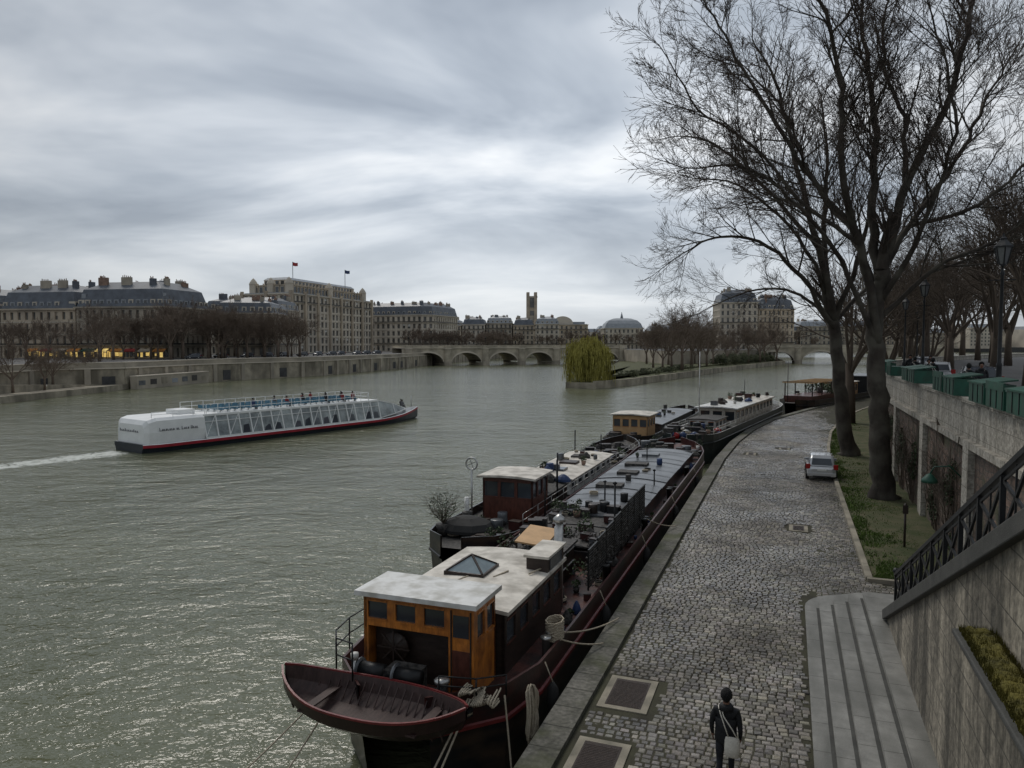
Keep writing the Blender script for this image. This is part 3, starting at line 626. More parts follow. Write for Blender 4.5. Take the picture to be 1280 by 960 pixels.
for (x,y) in [(38,205),(46,222),(55,240),(30,190)]:
    mb=MB()
    for k in range(4): leafclump(mb,(x+rr.uniform(-2,2),y+rr.uniform(-2,2),.8),1.6,1.6,.9,120,.22,shrub,rr)
    mb.make('evergreen_shrub')
mb=MB(); rr2=random.Random(4); wx,wy=17.0,170.5
mb.tube([(wx,wy,-.4),(wx+.3,wy,3),(wx-.2,wy,5.5)],[.45,.35,.25],8,bark)
for i in range(52):
    a=rr2.uniform(0,6.28); e=rr2.uniform(.2,1)*(1 if rr2.random()<.8 else 1.14); P0=Vector((wx,wy,rr2.uniform(3.5,5.5)))
    P2=Vector((wx+math.cos(a)*5.0*e,wy+math.sin(a)*5.0*e,4.6+4.4*math.sqrt(max(0,1-e*e*.75))+rr2.uniform(-1.0,.7)))
    mb.tube([P0,(P0+P2)/2+Vector((0,0,.8)),P2],[.13,.08,.03],4,bark,cap=False)
    for j in range(34):
        q=P2+Vector((rr2.gauss(0,.6),rr2.gauss(0,.6),rr2.gauss(0,.5))); L_=min(q.z+1.3,rr2.uniform(2.5,9)); ns=7
        pr=q; drift=Vector((math.cos(a)*rr2.uniform(0,.16),math.sin(a)*rr2.uniform(0,.16),0))
        for k in range(ns):
            nx=pr+drift*(1-k/ns)*2+Vector((rr2.gauss(0,.07),rr2.gauss(0,.07),-L_/ns))
            s=Vector((rr2.gauss(0,1),rr2.gauss(0,1),0)).normalized()*rr2.uniform(.035,.085)
            mb.add([pr-s,pr+s,nx+s*.7,nx-s*.7],[(0,1,2,3)],willowm); pr=nx
mb.make('weeping_willow')

# ------------------------------------------------------------ quay (local frame: x=v, y=u)
EDGE=[(-60,-4.8),(40,-4.8),(55,-4.8),(65,-4.45),(75,-3.6),(86,-1.9),(100,1.8),(115,6.4),(135,14),(170,30),(260,75)]
WALL=[(-60,6.2),(50,6.2),(62,6.35),(75,7.2),(86,8.6),(100,11.4),(115,15.4),(135,22.5),(170,38),(260,83)]
def ev(T,u):
    for i in range(len(T)-1):
        if T[i][0]<=u<=T[i+1][0]:
            t=(u-T[i][0])/(T[i+1][0]-T[i][0]); return T[i][1]+(T[i+1][1]-T[i][1])*t
    return T[-1][1]
us=[-60,0,20,40,50,55,60,65,70,75,80,86,93,100,108,115,125,135,150,170,260]
mb=MB()
mb.prism([(ev(EDGE,u),u) for u in us]+[(ev(WALL,u)+2,u) for u in us[::-1]],-4,-.02,joint,emb)
mb.make('quay_pavement_base',q=True)
mb=MB()
for i in range(len(us)-1):
    a=(ev(EDGE,us[i]),us[i]); b_=(ev(EDGE,us[i+1]),us[i+1])
    mb.seg(a,b_,-.06,.62,-.3,.09,coping); mb.seg(a,b_,-.03,.2,-4,-.3,emb)
mb.make('quay_edge_coping',q=True,bevel=.03)
covers=[(-4.0,-2.85,16.3,18.0),(-4.0,-2.9,12.9,14.9),(.15,.95,35.0,36.2),(-2.9,-2.2,58,59.4),(-.6,.2,62,63)]
mb=MB(); cv=[];cf=[];cc=[]
rr=random.Random(3); u=9.0
def hz(v,u): return .022*mn.noise((v*.5,u*.35,1.3))+.014*mn.noise((v*2,u*2,5))-.0015*(v+1)**2
while u<135:
    du=rr.uniform(.155,.185)*(1 if u<60 else 1.25); v=ev(EDGE,u)+.66+rr.uniform(0,.1); vend=ev(WALL,u)-3.5 if u>28.3 else 2.65
    if u>26.3 and u<=28.3: vend=5.5
    while v<vend:
        dv_=rr.uniform(.14,.235)*(1 if u<60 else 1.3); v1=v+dv_
        skip=any(a-.16<(v+v1)/2<b_+.16 and c0-.16<u+du/2<c1+.16 for a,b_,c0,c1 in covers) or (v1>.62 and u<26.0)
        if not skip:
            j=.007; g=.011; h=hz(v,u)+rr.gauss(0,.005)+.012
            x0,x1,y0,y1=v+g+rr.uniform(-j,j),v1-g+rr.uniform(-j,j),u+g+rr.uniform(-j,j),u+du-g+rr.uniform(-j,j); o=len(cv); t=.019
            k1,k2,k3,k4=[rr.uniform(-.010,.010) for _ in range(4)]
            for (a,b_) in ((x0+k1,y0),(x1,y0+k2),(x1+k3,y1),(x0,y1+k4)): cv.append((a,b_,-.03))
            for (a,b_) in ((x0+k1,y0),(x1,y0+k2),(x1+k3,y1),(x0,y1+k4)): cv.append((a,b_,h-.016))
            for (a,b_) in ((x0+k1+t,y0+t),(x1-t,y0+k2+t),(x1+k3-t,y1-t),(x0+t,y1+k4-t)): cv.append((a,b_,h+rr.gauss(0,.003)))
            for q in (0,4): cf+= [(o+q,o+q+1,o+q+5,o+q+4),(o+q+1,o+q+2,o+q+6,o+q+5),(o+q+2,o+q+3,o+q+7,o+q+6),(o+q+3,o+q,o+q+4,o+q+7)]
            cf.append((o+8,o+9,o+10,o+11))
            b0=(rr.uniform(.09,.25) if rr.random()<.9 else rr.uniform(.25,.34))*(1.0+.25*mn.noise((v*.4,u*.25,9))); w_=rr.uniform(.82,1.0); cc+=[b0,b0*(.92+.06*rr.random()),b0*w_*.94,1]*12
        v=v1
    u+=du
mb.v=cv; mb.f=cf; mb.m=[0]*len(cf); mb.sm=[False]*len(cf); mb.mats=[cob]; mb.col=cc
mb.make('cobblestone_paving',q=True,loc=(0,0,0))
for a,b_,c0,c1 in covers:
    mb=MB(); mb.box(a,b_,c0,c1,-.05,.008,covst); mb.box(a+.16,b_-.16,c0+.16,c1-.16,-.04,.016,castiron)
    k=int((c1-c0-.4)/.06)
    for i in range(k): mb.box(a+.2,b_-.2,c0+.2+i*.06,c0+.23+i*.06,.0,.022,castiron)
    mb.make('utility_cover',q=True)
mb=MB()
gu=[28.5,34,40,46,52,58,65,75,86,100,115,135]
for i in range(len(gu)-1):
    a=(ev(WALL,gu[i])-3.5,gu[i]); b_=(ev(WALL,gu[i+1])-3.5,gu[i+1]); mb.seg(a,b_,-.02,.2,-.2,.13,covst)
mb.box(2.72,5.2,28.3,28.5,-.2,.13,covst)
mb.make('kerb',q=True,bevel=.015)
mb=MB(); vs=[];fs=[]
gl=[28.5+i*1.2 for i in range(88)]
for u in gl:
    for k in range(9):
        v=ev(WALL,u)-3.3+k*.42; vs.append((v,u,.06+.09*mn.noise((v*.8,u*.5,2))+.04*mn.noise((v*3,u*3,1))+k*.015))
for i in range(len(gl)-1):
    for k in range(8): fs.append((i*9+k,i*9+k+1,i*9+k+10,i*9+k+9))
mb.add(vs,fs,grassg,True)
for _ in range(40000):
    u=28.6+(rr.random()**1.7)*60; v=ev(WALL,u)-3.25+rr.random()*3.1
    if mn.noise((v*.6,u*.3,7))<-.15 and rr.random()<.85: continue
    z=.05+.09*mn.noise((v*.8,u*.5,2)); h=rr.uniform(.05,.14); a=rr.uniform(0,6.28); s=.018+u*.0004
    mb.add([(v-math.cos(a)*s,u-math.sin(a)*s,z),(v+math.cos(a)*s,u+math.sin(a)*s,z),(v+rr.uniform(-.06,.06),u+rr.uniform(-.06,.06),z+h)],[(0,1,2)],grassm)
mb.make('grass_verge',q=True)
mb=MB(); wu=[-60,10,28,50,56,62,68,75,80,86,93,100,108,115,125,135,150,170,260]
for i in range(len(wu)-1):
    a=(ev(WALL,wu[i]),wu[i]); b_=(ev(WALL,wu[i+1]),wu[i+1])
    mb.seg(a,b_,0,1.2,-1,4.6,rubble); mb.seg(a,b_,-.22,1.1,4.6,4.85,parap); mb.seg(a,b_,0,.45,4.85,6.15,parap); mb.seg(a,b_,-.08,.53,6.15,6.32,parap)
u=30
while u<60:
    mb.box(5.98,6.2,u,u+.9,-1,4.6,parap); u+=9.5
mb.make('retaining_wall',q=True)
for u0 in (33.5,36.5,43,47,52):
    mb=MB(); r5=random.Random(int(u0*10))
    for k in range(9):
        p=Vector((6.1,u0+r5.uniform(-.6,.6),.1)); grow(mb,p,Vector((-.02,r5.uniform(-.4,.4),1)).normalized(),.03,r5.uniform(2.2,4.2),1,3,r5,[0,6,4,0],.02,barkp,.1,.012)
    mb.v=[(min(p[0],6.19) if p[2]<4.6 else min(p[0],5.95),p[1],p[2]) for p in mb.v]
    mb.v=[(max(p[0],5.75),p[1],p[2]) for p in mb.v]
    for k in range(5): leafclump(mb,(6.05,u0+r5.uniform(-1,1),r5.uniform(.4,3.6)),.12,.5,.5,90,.06,plantg,r5)
    mb.make('wall_creeper',q=True)
mb=MB(); mb.tube([(6.15,31.5,3.3),(5.7,31.5,3.75),(5.2,31.5,3.7),(5.05,31.5,3.4)],.03,6,greenbox); mb.lathe((5.05,31.5,3.1),[(.30,0),(.26,.12),(.1,.3),(.03,.34)],12,greenbox); mb.make('wall_lamp',q=True)
mb=MB(); mb.tube([(4.5,33.2,0),(4.5,33.2,1.9)],.045,8,darkw); mb.box(4.40,4.60,33.14,33.17,1.5,1.85,darkw); mb.make('post_sign',q=True)
mb=MB(); pw=[(ev(WALL,u)+.5,u) for u in wu]+[(3000,260),(3000,-60)]
mb.prism(pw,-3,5.6,asph); mb.make('upper_promenade',q=True)
mb=MB(); mb.prism([q2w(75,260),q2w(300,700),(4000,890),(4000,-300),q2w(600,100)],-3,5.4,asph); mb.make('right_bank_ground')
for i,u in enumerate([20.6,23.0,25.4,27.8,32.4,34.8,42,44.4,51.4,57,59.4]):
    mb=MB(); v=ev(WALL,u)
    if i%3!=2:
        mb.box(v-.28,v+.62,u,u+2.1,6.33,6.98,greenbox); mb.add([(v-.33,u-.03,6.98),(v+.67,u-.03,7.12),(v+.67,u+2.13,7.12),(v-.33,u+2.13,6.98),(v-.33,u-.03,7.03),(v+.67,u-.03,7.17),(v+.67,u+2.13,7.17),(v-.33,u+2.13,7.03)],[(4,5,6,7),(0,4,7,3),(0,1,5,4),(3,7,6,2)],greenbox)
    else:
        mb.box(v-.28,v+.62,u,u+2.1,6.33,6.9,greenbox); mb.box(v-.3,v-.24,u,u+2.1,6.9,7.15,greenbox)
    for k in range(3): mb.box(v-.30,v-.28,u+.1+k*.68,u+.15+k*.68,6.36,6.95,iron)
    mb.make('book_stall',q=True)
mb=MB()
for k in range(5):
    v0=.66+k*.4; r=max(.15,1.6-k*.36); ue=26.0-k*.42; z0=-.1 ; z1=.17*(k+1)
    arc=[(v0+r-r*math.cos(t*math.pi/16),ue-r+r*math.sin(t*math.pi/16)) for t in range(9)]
    mb.prism([(v0,-5)]+arc+[(5.6,ue),(5.6,-5)],z0+.0,z1-.055,stepd)  # risers take the darker copy, their shade is in the colour
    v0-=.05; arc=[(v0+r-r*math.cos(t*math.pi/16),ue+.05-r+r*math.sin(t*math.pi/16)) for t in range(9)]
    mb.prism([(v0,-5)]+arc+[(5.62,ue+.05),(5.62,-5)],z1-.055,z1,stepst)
    if k<4: mb.prism([(v0+.33,-5),(v0+.33,ue-r),(v0+.41,ue-r),(v0+.41,-5)],z1-.01,z1+.004,stepd)  # dark strip laid in the crease below the next riser: painted shade
    for q in range(24):
        uu=ue-r-.3-q*1.2-.37*(k%2)
        mb.box(v0-.002,v0+.42,uu,uu+.012,z1-.02,z1+.003,stepd)
mb.make('stone_steps',q=True,bevel=.008)
mb=MB(); U0,Z0,U1,Z1=8.0,7.0,21.9,.95
sl_=(Z1-Z0)/(U1-U0)
vs=[]
for v in (2.62,2.95): vs+= [(v,-2,-.1),(v,U1+.1,-.1),(v,U1+.1,Z1),(v,U0,Z0),(v,-2,Z0)]
mb.add(vs,[(0,1,2,3,4),(9,8,7,6,5),(2,7,8,3),(3,8,9,4),(1,6,7,2)],stairwall)
mb.beam((2.78,U1+.2,Z1+.02),(2.78,U0,Z0+.1),.55,.26,stepd)
mb.make('stair_parapet_wall',q=True,bevel=.02)
mb=MB(); nst=36
for k in range(nst):
    u_=U1-.3-(k)*(13.6/nst); mb.box(2.95,5.4,u_-.42,u_,.3,.85+(k+1)*.165,stepst)
mb.box(5.4,5.75,6,22.5,-.1,1.2,stairwall)
mb.make('stair_flight',q=True)
mb=MB()
def rp(u,h): return (2.78,u,Z0+(u-U0)*sl_+h)
n=11
for i in range(n+1):
    u=U1-.1-i*1.25; mb.beam(rp(u,.12),rp(u,1.22),.07,.07,iron)
    if i==0: mb.lathe((2.78,u,rp(u,1.22)[2]),[(.05,0),(.09,.06),(.05,.14)],8,iron)
    if i<n:
        u2=u-1.25; mb.beam(rp(u,.3),rp(u2,1.1),.035,.05,iron); mb.beam(rp(u,1.1),rp(u2,.3),.035,.05,iron)
        um=(u+u2)/2; mb.beam(rp(um,.26),rp(um,1.14),.025,.025,iron)
mb.beam(rp(U1,1.2),rp(U1-14,1.2),.09,.08,iron); mb.beam(rp(U1,.27),rp(U1-14,.27),.05,.06,iron); mb.beam(rp(U1,1.08),rp(U1-14,1.08),.03,.04,iron)
mb.make('stair_railing',q=True)
mb=MB(); mb.box(2.15,2.615,3,11.2,-.1,4.42,stairwall); mb.box(2.12,2.6,3,11.25,4.42,4.5,stepd); mb.make('stone_buttress',q=True,bevel=.02)
mb=MB(); vs=[];fs=[];nx,ny=10,90
for i in range(ny):
    for j in range(nx):
        v=2.2+j*.4/(nx-1); u=3+i*8.15/(ny-1); e=min(j,nx-1-j)/2; vs.append((v,u,4.5+min(1,e)*.07+.05*mn.noise((v*7,u*7,0))+.03*mn.noise((v*20,u*20,3))))
for i in range(ny-1):
    for j in range(nx-1): fs.append((i*nx+j,i*nx+j+1,(i+1)*nx+j+1,(i+1)*nx+j))
mb.add(vs,fs,moss,True)
for _ in range(5000):
    v=rr.uniform(2.18,2.6);u=rr.uniform(7,11.2); mb.add([(v,u,4.5),(v+.012,u,4.5),(v+rr.uniform(-.02,.02),u+rr.uniform(-.02,.02),4.57+rr.random()*.05)],[(0,1,2)],moss)
mb.make('moss_cushion',q=True)

# ------------------------------------------------------------ street lamps
lampglass=M('lantern_glass',(.12,.125,.13),.15,.2,3,0,spec=.8)
def lamp(v,u,z0=5.6,h=6.9):
    mb=MB()
    mb.lathe((v,u,z0),[(.26,0),(.26,.25),(.2,.35),(.17,.9),(.19,1.0),(.11,1.15),(.09,1.8),(.11,1.9),(.075,2.0),(.055,h-1.6),(.09,h-1.5),(.05,h-1.4),(.04,h-1.25),(.14,h-1.15)],12,iron)
    mb.beam((v-.45,u,z0+h-1.75),(v+.45,u,z0+h-1.75),.035,.035,iron)
    mb.lathe((v,u,z0+h-1.15),[(.15,0),(.29,.62)],6,lampglass,False)
    for k in range(6):
        t=2*math.pi*(k+.5)/6; mb.beam((v+.155*math.cos(t),u+.155*math.sin(t),z0+h-1.15),(v+.3*math.cos(t),u+.3*math.sin(t),z0+h-.52),.04,.04,iron)
    mb.lathe((v,u,z0+h-.53),[(.34,0),(.34,.06),(.2,.2),(.12,.3),(.13,.36),(.05,.42),(.02,.55)],6,iron,False)
    mb.make('street_lamp',q=True)
for v,u in [(7.6,33.4),(8.0,53.6),(9.6,74),(14,98),(22,122)]: lamp(v,u)

# ------------------------------------------------------------ car
headl=M('headlamp_glass',(.5,.5,.48),.15,.1,3,0)
def car(name,paint,v,u,z,rz=0,q=True):
    mb=MB(); T=Matrix.Translation((v,u,z))@Matrix.Rotation(rz,4,'Z'); mb.T=T
    body=[(-1.98,.62,.38,.72,.0),(-1.93,.80,.26,.86,.0),(-1.7,.84,.22,.93,0),(-1.0,.85,.2,.92,0),(0,.85,.2,.9,0),(.9,.85,.2,.9,0),(1.35,.83,.22,.84,0),(1.8,.76,.24,.72,0),(1.98,.60,.32,.58,0)]
    secs=[]
    for y,w_,zb,zt,_ in body:
        secs.append([(-w_*.93,y,zb),(-w_,y,zb+.18),(-w_*.985,y,(zb+zt)/2+.05),(-w_*.95,y,zt-.03),(-w_*.86,y,zt),(w_*.86,y,zt),(w_*.95,y,zt-.03),(w_*.985,y,(zb+zt)/2+.05),(w_,y,zb+.18),(w_*.93,y,zb)])
    mb.loft(secs,paint,closed=True,caps=True,smooth=True)
    gh=[(-1.88,.70,.88,.9),(-1.62,.64,.90,1.36),(-1.35,.61,.9,1.49),(-.5,.61,.9,1.53),(.2,.60,.9,1.49),(.55,.61,.9,1.38),(1.15,.70,.86,.9)]
    secs=[[(-.76 if abs(y)<1.6 else -.72,y,zb),(-w_,y,zt-.05),(-w_*.85,y,zt),(w_*.85,y,zt),(w_,y,zt-.05),(.76 if abs(y)<1.6 else .72,y,zb)] for y,w_,zb,zt in gh]
    mb.loft(secs,None,mats=[glassd,paint,paint,paint,glassd],smooth=False)
    mb.add([(-.58,-1.875,.98),(.58,-1.875,.98),(.52,-1.665,1.34),(-.52,-1.665,1.34)],[(0,1,2,3)],glassd)
    mb.add([(-.6,1.13,.93),(.6,1.13,.93),(.52,.60,1.385),(-.52,.60,1.385)],[(3,2,1,0)],glassd)
    for s in (-1,1):
        mb.beam((s*.72,-.35,.9),(s*.62,-.35,1.49),.05,.09,paint); mb.beam((s*.73,-1.3,.9),(s*.64,-1.25,1.47),.05,.22,paint)
        mb.box(s*.78-.13,s*.78+.13,-1.955,-1.86,.72,1.02,redl) ; mb.box(s*.7-.12,s*.7+.12,1.84,1.9,.55,.68,headl)
        mb.beam((s*.74,.6,.98),(s*.96,.55,.98),.1,.14,paint)
        for y in (-1.25,1.25):
            c=(s*.80,y,.31)
            mb.tube([(c[0]+d,y,.31) for d in (-.1,.1)],.31,20,rubber); mb.tube([(c[0]-.105,y,.31),(c[0]+.105,y,.31)],.19,14,steel)
    mb.box(-.80,.80,-2.02,-1.9,.3,.5,paint); mb.box(-.26,.26,-2.0,-1.94,.62,.74,plate); mb.box(-.5,.5,-2.03,-2.01,.26,.33,rubber)
    mb.T=None
    return mb.make(name,q=q,bevel=.012)
car('parked_car',silver,2.0,50.4,.0)
for v,u,p in [(9.6,47,darkcar),(9.4,58,silver),(9.7,64,darkcar),(10.6,72,darkcar),(12,80,silver)]: car('parked_car',p,v,u,5.6)
cs=car('parked_car',darkcar,-88,205,4.2,2.5,False)
for i in range(12):
    t=i/11; inst(cs,'parked_car',(-90+t*36+rr.uniform(-2,2),212+t*95,0),rr.uniform(-.3,.3)).location.z=cs.location.z

# ------------------------------------------------------------ boats
def hull(mb,y0,y1,half,zk,zd,zg,mh,md,ms_,bow=.18,stern=.12,rise=.5,srise=.2,sternfill=.0,n=30,strake=None,rim=None,top=None):
    secs=[]
    for i in range(n+1):
        t=i/n; t=t if 0<i<n else (t+ (.003 if i==0 else -.003))
        w_=1
        if t<stern: w_=math.sqrt(max(.0,1-((1-t/stern))**2.2))
        if t>1-bow: w_=(max(0,1-((t-(1-bow))/bow)**2.2))**.75
        w_=max(w_,sternfill if t<.5 else .02)*half
        g=zg+rise*max(0,(t-.78)/.22)**2+srise*max(0,(.15-t)/.15)**2; dd=zd+rise*.8*max(0,(t-.78)/.22)**2+srise*.6*max(0,(.15-t)/.15)**2
        y=y0+(y1-y0)*t; ov=.7*(1 if t>.5 else -1)*max(0,abs(t-.5)*2-.85)/.15
        th=min(.07,w_*.3); zl=W+.02
        secs.append([(-w_*.86,y-ov*1.0,zk),(-w_*.95,y-ov*.5,zl+.15),(-w_*.985,y-ov*.15,zd-.32),(-w_-.05,y,zd-.28),(-w_-.05,y,zd-.20),(-w_,y,zd-.17),(-w_,y,g),(-w_+th,y,g),(-w_+th,y,dd),(w_-th,y,dd),(w_-th,y,g),(w_,y,g),(w_,y,zd-.17),(w_+.05,y,zd-.20),(w_+.05,y,zd-.28),(w_*.985,y-ov*.15,zd-.32),(w_*.95,y-ov*.5,zl+.15),(w_*.86,y-ov*1.0,zk)])
    st=strake or mh; rm=rim or mh; tp=top or mh
    mats=[mh,mh,st,st,st,tp,rm,ms_,md,ms_,rm,tp,st,st,st,mh,mh,mh]
    mb.loft(secs,None,closed=True,mats=mats)
def railing(mb,pts,h,mat,r=.018,mid=1):
    for i,p in enumerate(pts):
        mb.tube([p,(p[0],p[1],p[2]+h)],r,5,mat)
        if i<len(pts)-1:
            q=pts[i+1]
            for k in range(mid+1):
                z=h*(1-k*.45); mb.tube([(p[0],p[1],p[2]+z),(q[0],q[1],q[2]+z)],r*.9,5,mat)
def winwall(mb,a,b_,z0,z1,n,wall,frame,sill=.35,top=.15,th=.08,glass=glassd,gap=.12):
    A=Vector(a);B_=Vector(b_);l=(B_-A).length;d=(B_-A)/l
    mb.seg(A,B_,-th,0,z0,z0+sill,wall); mb.seg(A,B_,-th,0,z1-top,z1,wall)
    mb.seg(A,B_,-th+.01,-th+.03,z0+sill,z1-top,glass)
    bw=l/n
    for i in range(n+1):
        s0=max(0,i*bw-gap/2); s1=min(l,i*bw+gap/2); mb.seg(A+d*s0,A+d*s1,-th,0,z0+sill,z1-top,wall)
    for i in range(n):
        s0=i*bw+gap/2; s1=(i+1)*bw-gap/2
        mb.seg(A+d*s0,A+d*s1,0,.02,z0+sill-.04,z0+sill,frame); mb.seg(A+d*s0,A+d*s1,0,.02,z1-top,z1-top+.04,frame)
def slab(mb,x0,x1,y0,y1,z,camber,th,mat,n=8):
    secs=[]
    for y in (y0,y1):
        top=[(x0+(x1-x0)*i/n,y,z+camber*(1-(2*i/n-1)**2)) for i in range(n+1)]
        bot=[(x0+(x1-x0)*i/n,y,z-th+camber*.9*(1-(2*i/n-1)**2)) for i in range(n,-1,-1)]
        secs.append(top+bot)
    mb.loft(secs,mat,closed=True,caps=True)
rb=random.Random(77)
def gear(mb,x,y,z,big=1.0):
    k=rb.random(); s=rb.uniform(.12,.28)*big; m=rb.choice([clutter,clutter,darkw,iron,steelg,clutter,oxide3])
    if k<.3:
        h=s*rb.uniform(.8,1.6); a=rb.uniform(-.5,.5); P=Vector((x,y)); d=Vector((math.cos(a),math.sin(a)))*s; mb.seg(P-d,P+d,-s*.7,s*.7,z,z+h,m)
        mb.seg(P-d*1.05,P+d*1.05,-s*.75,s*.75,z+h,z+h+.03,darkw)
    elif k<.5: mb.lathe((x,y,z),[(s*.8,0),(s*.85,s*.6),(s*.8,s*1.2),(s*.84,s*1.8),(s*.78,s*1.85)],12,rb.choice([tarp,clutter,iron,steelg,clutter,darkw]))
    elif k<.7:
        for q in range(3): mb.tube([(x+s*math.cos(t*.785),y+s*math.sin(t*.785),z+.03+q*.045) for t in range(9)],.025,5,rope if rb.random()<.5 else rubber,cap=False)
    elif k<.85: mb.lathe((x,y,z),[(s*1.2,0),(s*1.15,.12),(s*.8,.25),(s*.3,.36),(.02,.38)],9,rb.choice([clutter,clutter,clutter,tarp]),False,sx=1.1,sy=.8)
    else: mb.lathe((x,y,z),[(s*.45,0),(s*.6,s*.9),(s*.56,s*.9)],10,rb.choice([white_paint,clutter,brickc])); leafclump(mb,(x,y,z+s*1.5),s*.8,s*.8,s*.8,50,.05,plantg,rb)
mb=MB()
mb.T=Matrix.Translation((-7.75,0,0))
hull(mb,13.4,57,2.4,-2,.35,.72,black_hull,oxide,oxide3,bow=.12,stern=.07,rise=.6,srise=.25,sternfill=.35,strake=oxide2,rim=oxide3,top=maroon)
D=.37
x0,x1,y0,y1=-1.42,1.38,14.75,16.0
mb.box(x0-.13,x1+.13,y0-.2,y1+.1,2.52,2.63,white_paint)
winwall(mb,(x0,y0),(x1-.62,y0),1.78,2.5,3,varn,varn,sill=.18,top=.14,gap=.22)
mb.seg((x0,y0),(x0+.12,y0),-.1,.0,D,1.78,varn); mb.seg((x1-.62,y0),(x1,y0),-.1,.02,D,2.5,varn)
mb.seg((x1-.52,y0),(x1-.1,y0),.02,.03,.6,1.5,mahog); mb.seg((x1-.5,y0),(x1-.12,y0),.02,.035,1.8,2.3,glassd)
mb.seg((x1-.56,y0),(x1-.53,y0),.02,.05,.5,2.4,darkw); mb.seg((x1-.09,y0),(x1-.06,y0),.02,.05,.5,2.4,darkw)
mb.seg((x0+.12,y0+.35),(x1-.62,y0+.35),-.06,0,D,1.78,darkw)
winwall(mb,(x1,y0+.1),(x1,y1),D,2.5,2,varn,varn,sill=1.35,top=.2,gap=.16)
winwall(mb,(x0,y1),(x0,y0),D,2.5,2,varn,varn,sill=1.35,top=.2,gap=.16)
winwall(mb,(x1,y1),(x0,y1),D,2.5,3,mahog,varn,sill=1.5,top=.2)
mb.tube([(x0+.75,y0+.12,1.3),(x0+.75,y0+.16,1.3)],.34,20,darkw)
for k in range(8): mb.beam((x0+.75,y0+.05,1.3),(x0+.75+.42*math.cos(k*.785),y0+.05,1.3+.42*math.sin(k*.785)),.03,.03,darkw)
for c in [(-.9,14.25,.62,.35,.25,.28),(-.1,14.3,.75,.4,.28,.38),(.55,14.2,.55,.25,.2,.2),(-1.4,14.1,.5,.15,.15,.35)]:
    mb.box(c[0]-c[3],c[0]+c[3],c[1]-c[4],c[1]+c[4],D,c[2]+c[5],clutter)
    mb.box(c[0]-c[3]*.8,c[0]+c[3]*.8,c[1]-c[4]-.03,c[1]-c[4],D+.1,c[2]+c[5]-.06,iron)
for x in (-.8,.1): mb.tube([(x-.3,14.1,1.05),(x+.3,14.1,1.05)],.17,14,iron); mb.tube([(x-.34,14.1,1.05),(x-.3,14.1,1.05)],.24,14,steelg)
mb.tube([(.95,14.0,D),(.95,14.0,1.1)],.11,10,iron); mb.lathe((.95,14,1.1),[(.17,0),(.17,.06),(.1,.1)],10,steel)
mb.tube([(-1.2,14.0,D),(-1.2,14.0,1.35)],.05,8,steel); mb.lathe((-1.2,14,1.3),[(.09,0),(.09,.12)],8,white_paint)
for _ in range(8): gear(mb,rb.uniform(-1.4,1.4),rb.uniform(14.0,14.6),D+.02,.8)
railing(mb,[(-1.1,13.75,.9),(-1.75,14.1,.8),(-2.15,14.7,.7),(-2.3,15.5,.7),(-2.3,16.4,.7)],.85,iron,.02)
railing(mb,[(1.0,13.75,.9),(1.7,14.1,.8),(2.15,14.7,.7)],.45,iron,.02)
cx0,cx1,cy0,cy1=-1.45,1.55,16.15,20.9
slab(mb,cx0-.1,cx1+.12,cy0-.05,cy1+.1,1.98,.10,.09,cream,8)
winwall(mb,(cx1,cy0),(cx1,cy1),D,1.9,5,darkw,mahog,sill=.75,top=.22,gap=.35); winwall(mb,(cx0,cy1),(cx0,cy0),D,1.9,5,darkw,mahog,sill=.75,top=.22,gap=.35)
winwall(mb,(cx1,cy1),(cx0,cy1),D,1.9,3,darkw,mahog,sill=.8,top=.2); mb.seg((cx0,cy0),(cx1,cy0),-.08,0,D,1.9,darkw)
for k in range(4): mb.tube([(cx0+.3+k*.8,17+k*.6,2.07),(cx0+.5+k*.8,17.6+k*.6,2.09)],.025,5,rope)
mb.box(1.0,1.62,19.3,20.85,1.9,2.38,darkw); mb.box(.94,1.68,19.22,20.95,2.38,2.45,cream); mb.box(1.62,1.64,19.5,20.6,2.0,2.32,glassd)
sx,sy,sz=-.35,18.6,2.07
mb.box(sx-.58,sx+.58,sy-.58,sy+.58,sz-.05,sz+.08,darkw)
mb.add([(sx-.53,sy-.53,sz+.08),(sx+.53,sy-.53,sz+.08),(sx+.53,sy+.53,sz+.08),(sx-.53,sy+.53,sz+.08),(sx,sy,sz+.42)],[(0,1,4),(1,2,4),(2,3,4),(3,0,4)],M('skylight_glass',(.20,.25,.27),.06,.3,1,0,spec=.9))
for a,b_ in ((-.53,-.53),(.53,-.53),(.53,.53),(-.53,.53)): mb.beam((sx+a,sy+b_,sz+.08),(sx,sy,sz+.43),.05,.05,darkw)
mb.tube([(1.35,21.3,D),(1.35,21.3,2.95)],.12,12,steel); mb.lathe((1.35,21.3,2.95),[(.19,0),(.19,.1),(.05,.22)],12,steel)
mb.tube([(1.05,22.0,D),(1.05,22.0,2.6)],.07,10,steel)
mb.box(-.75,.9,22.6,24.6,D,1.45,darkw); mb.box(-.85,1.0,22.5,24.7,1.45,1.53,clutter)
mb.add([(-.6,22.7,1.78),(.45,22.7,1.70),(.45,24.3,1.88),(-.6,24.3,1.96),(-.6,22.7,1.83),(.45,22.7,1.75),(.45,24.3,1.93),(-.6,24.3,2.01)],[(4,5,6,7),(0,1,5,4),(1,2,6,5),(2,3,7,6),(3,0,4,7)],tan)
for a,b_ in ((-.55,22.75),(.4,22.75),(.4,24.25),(-.55,24.25)): mb.beam((a,b_,1.5),(a,b_,1.8),.05,.05,darkw)
winwall(mb,(.9,22.6),(.9,24.6),D,1.45,2,darkw,white_paint,sill=.5,top=.15)
mb.box(-1.6,-1.0,22.4,24.2,D,.95,white_paint)
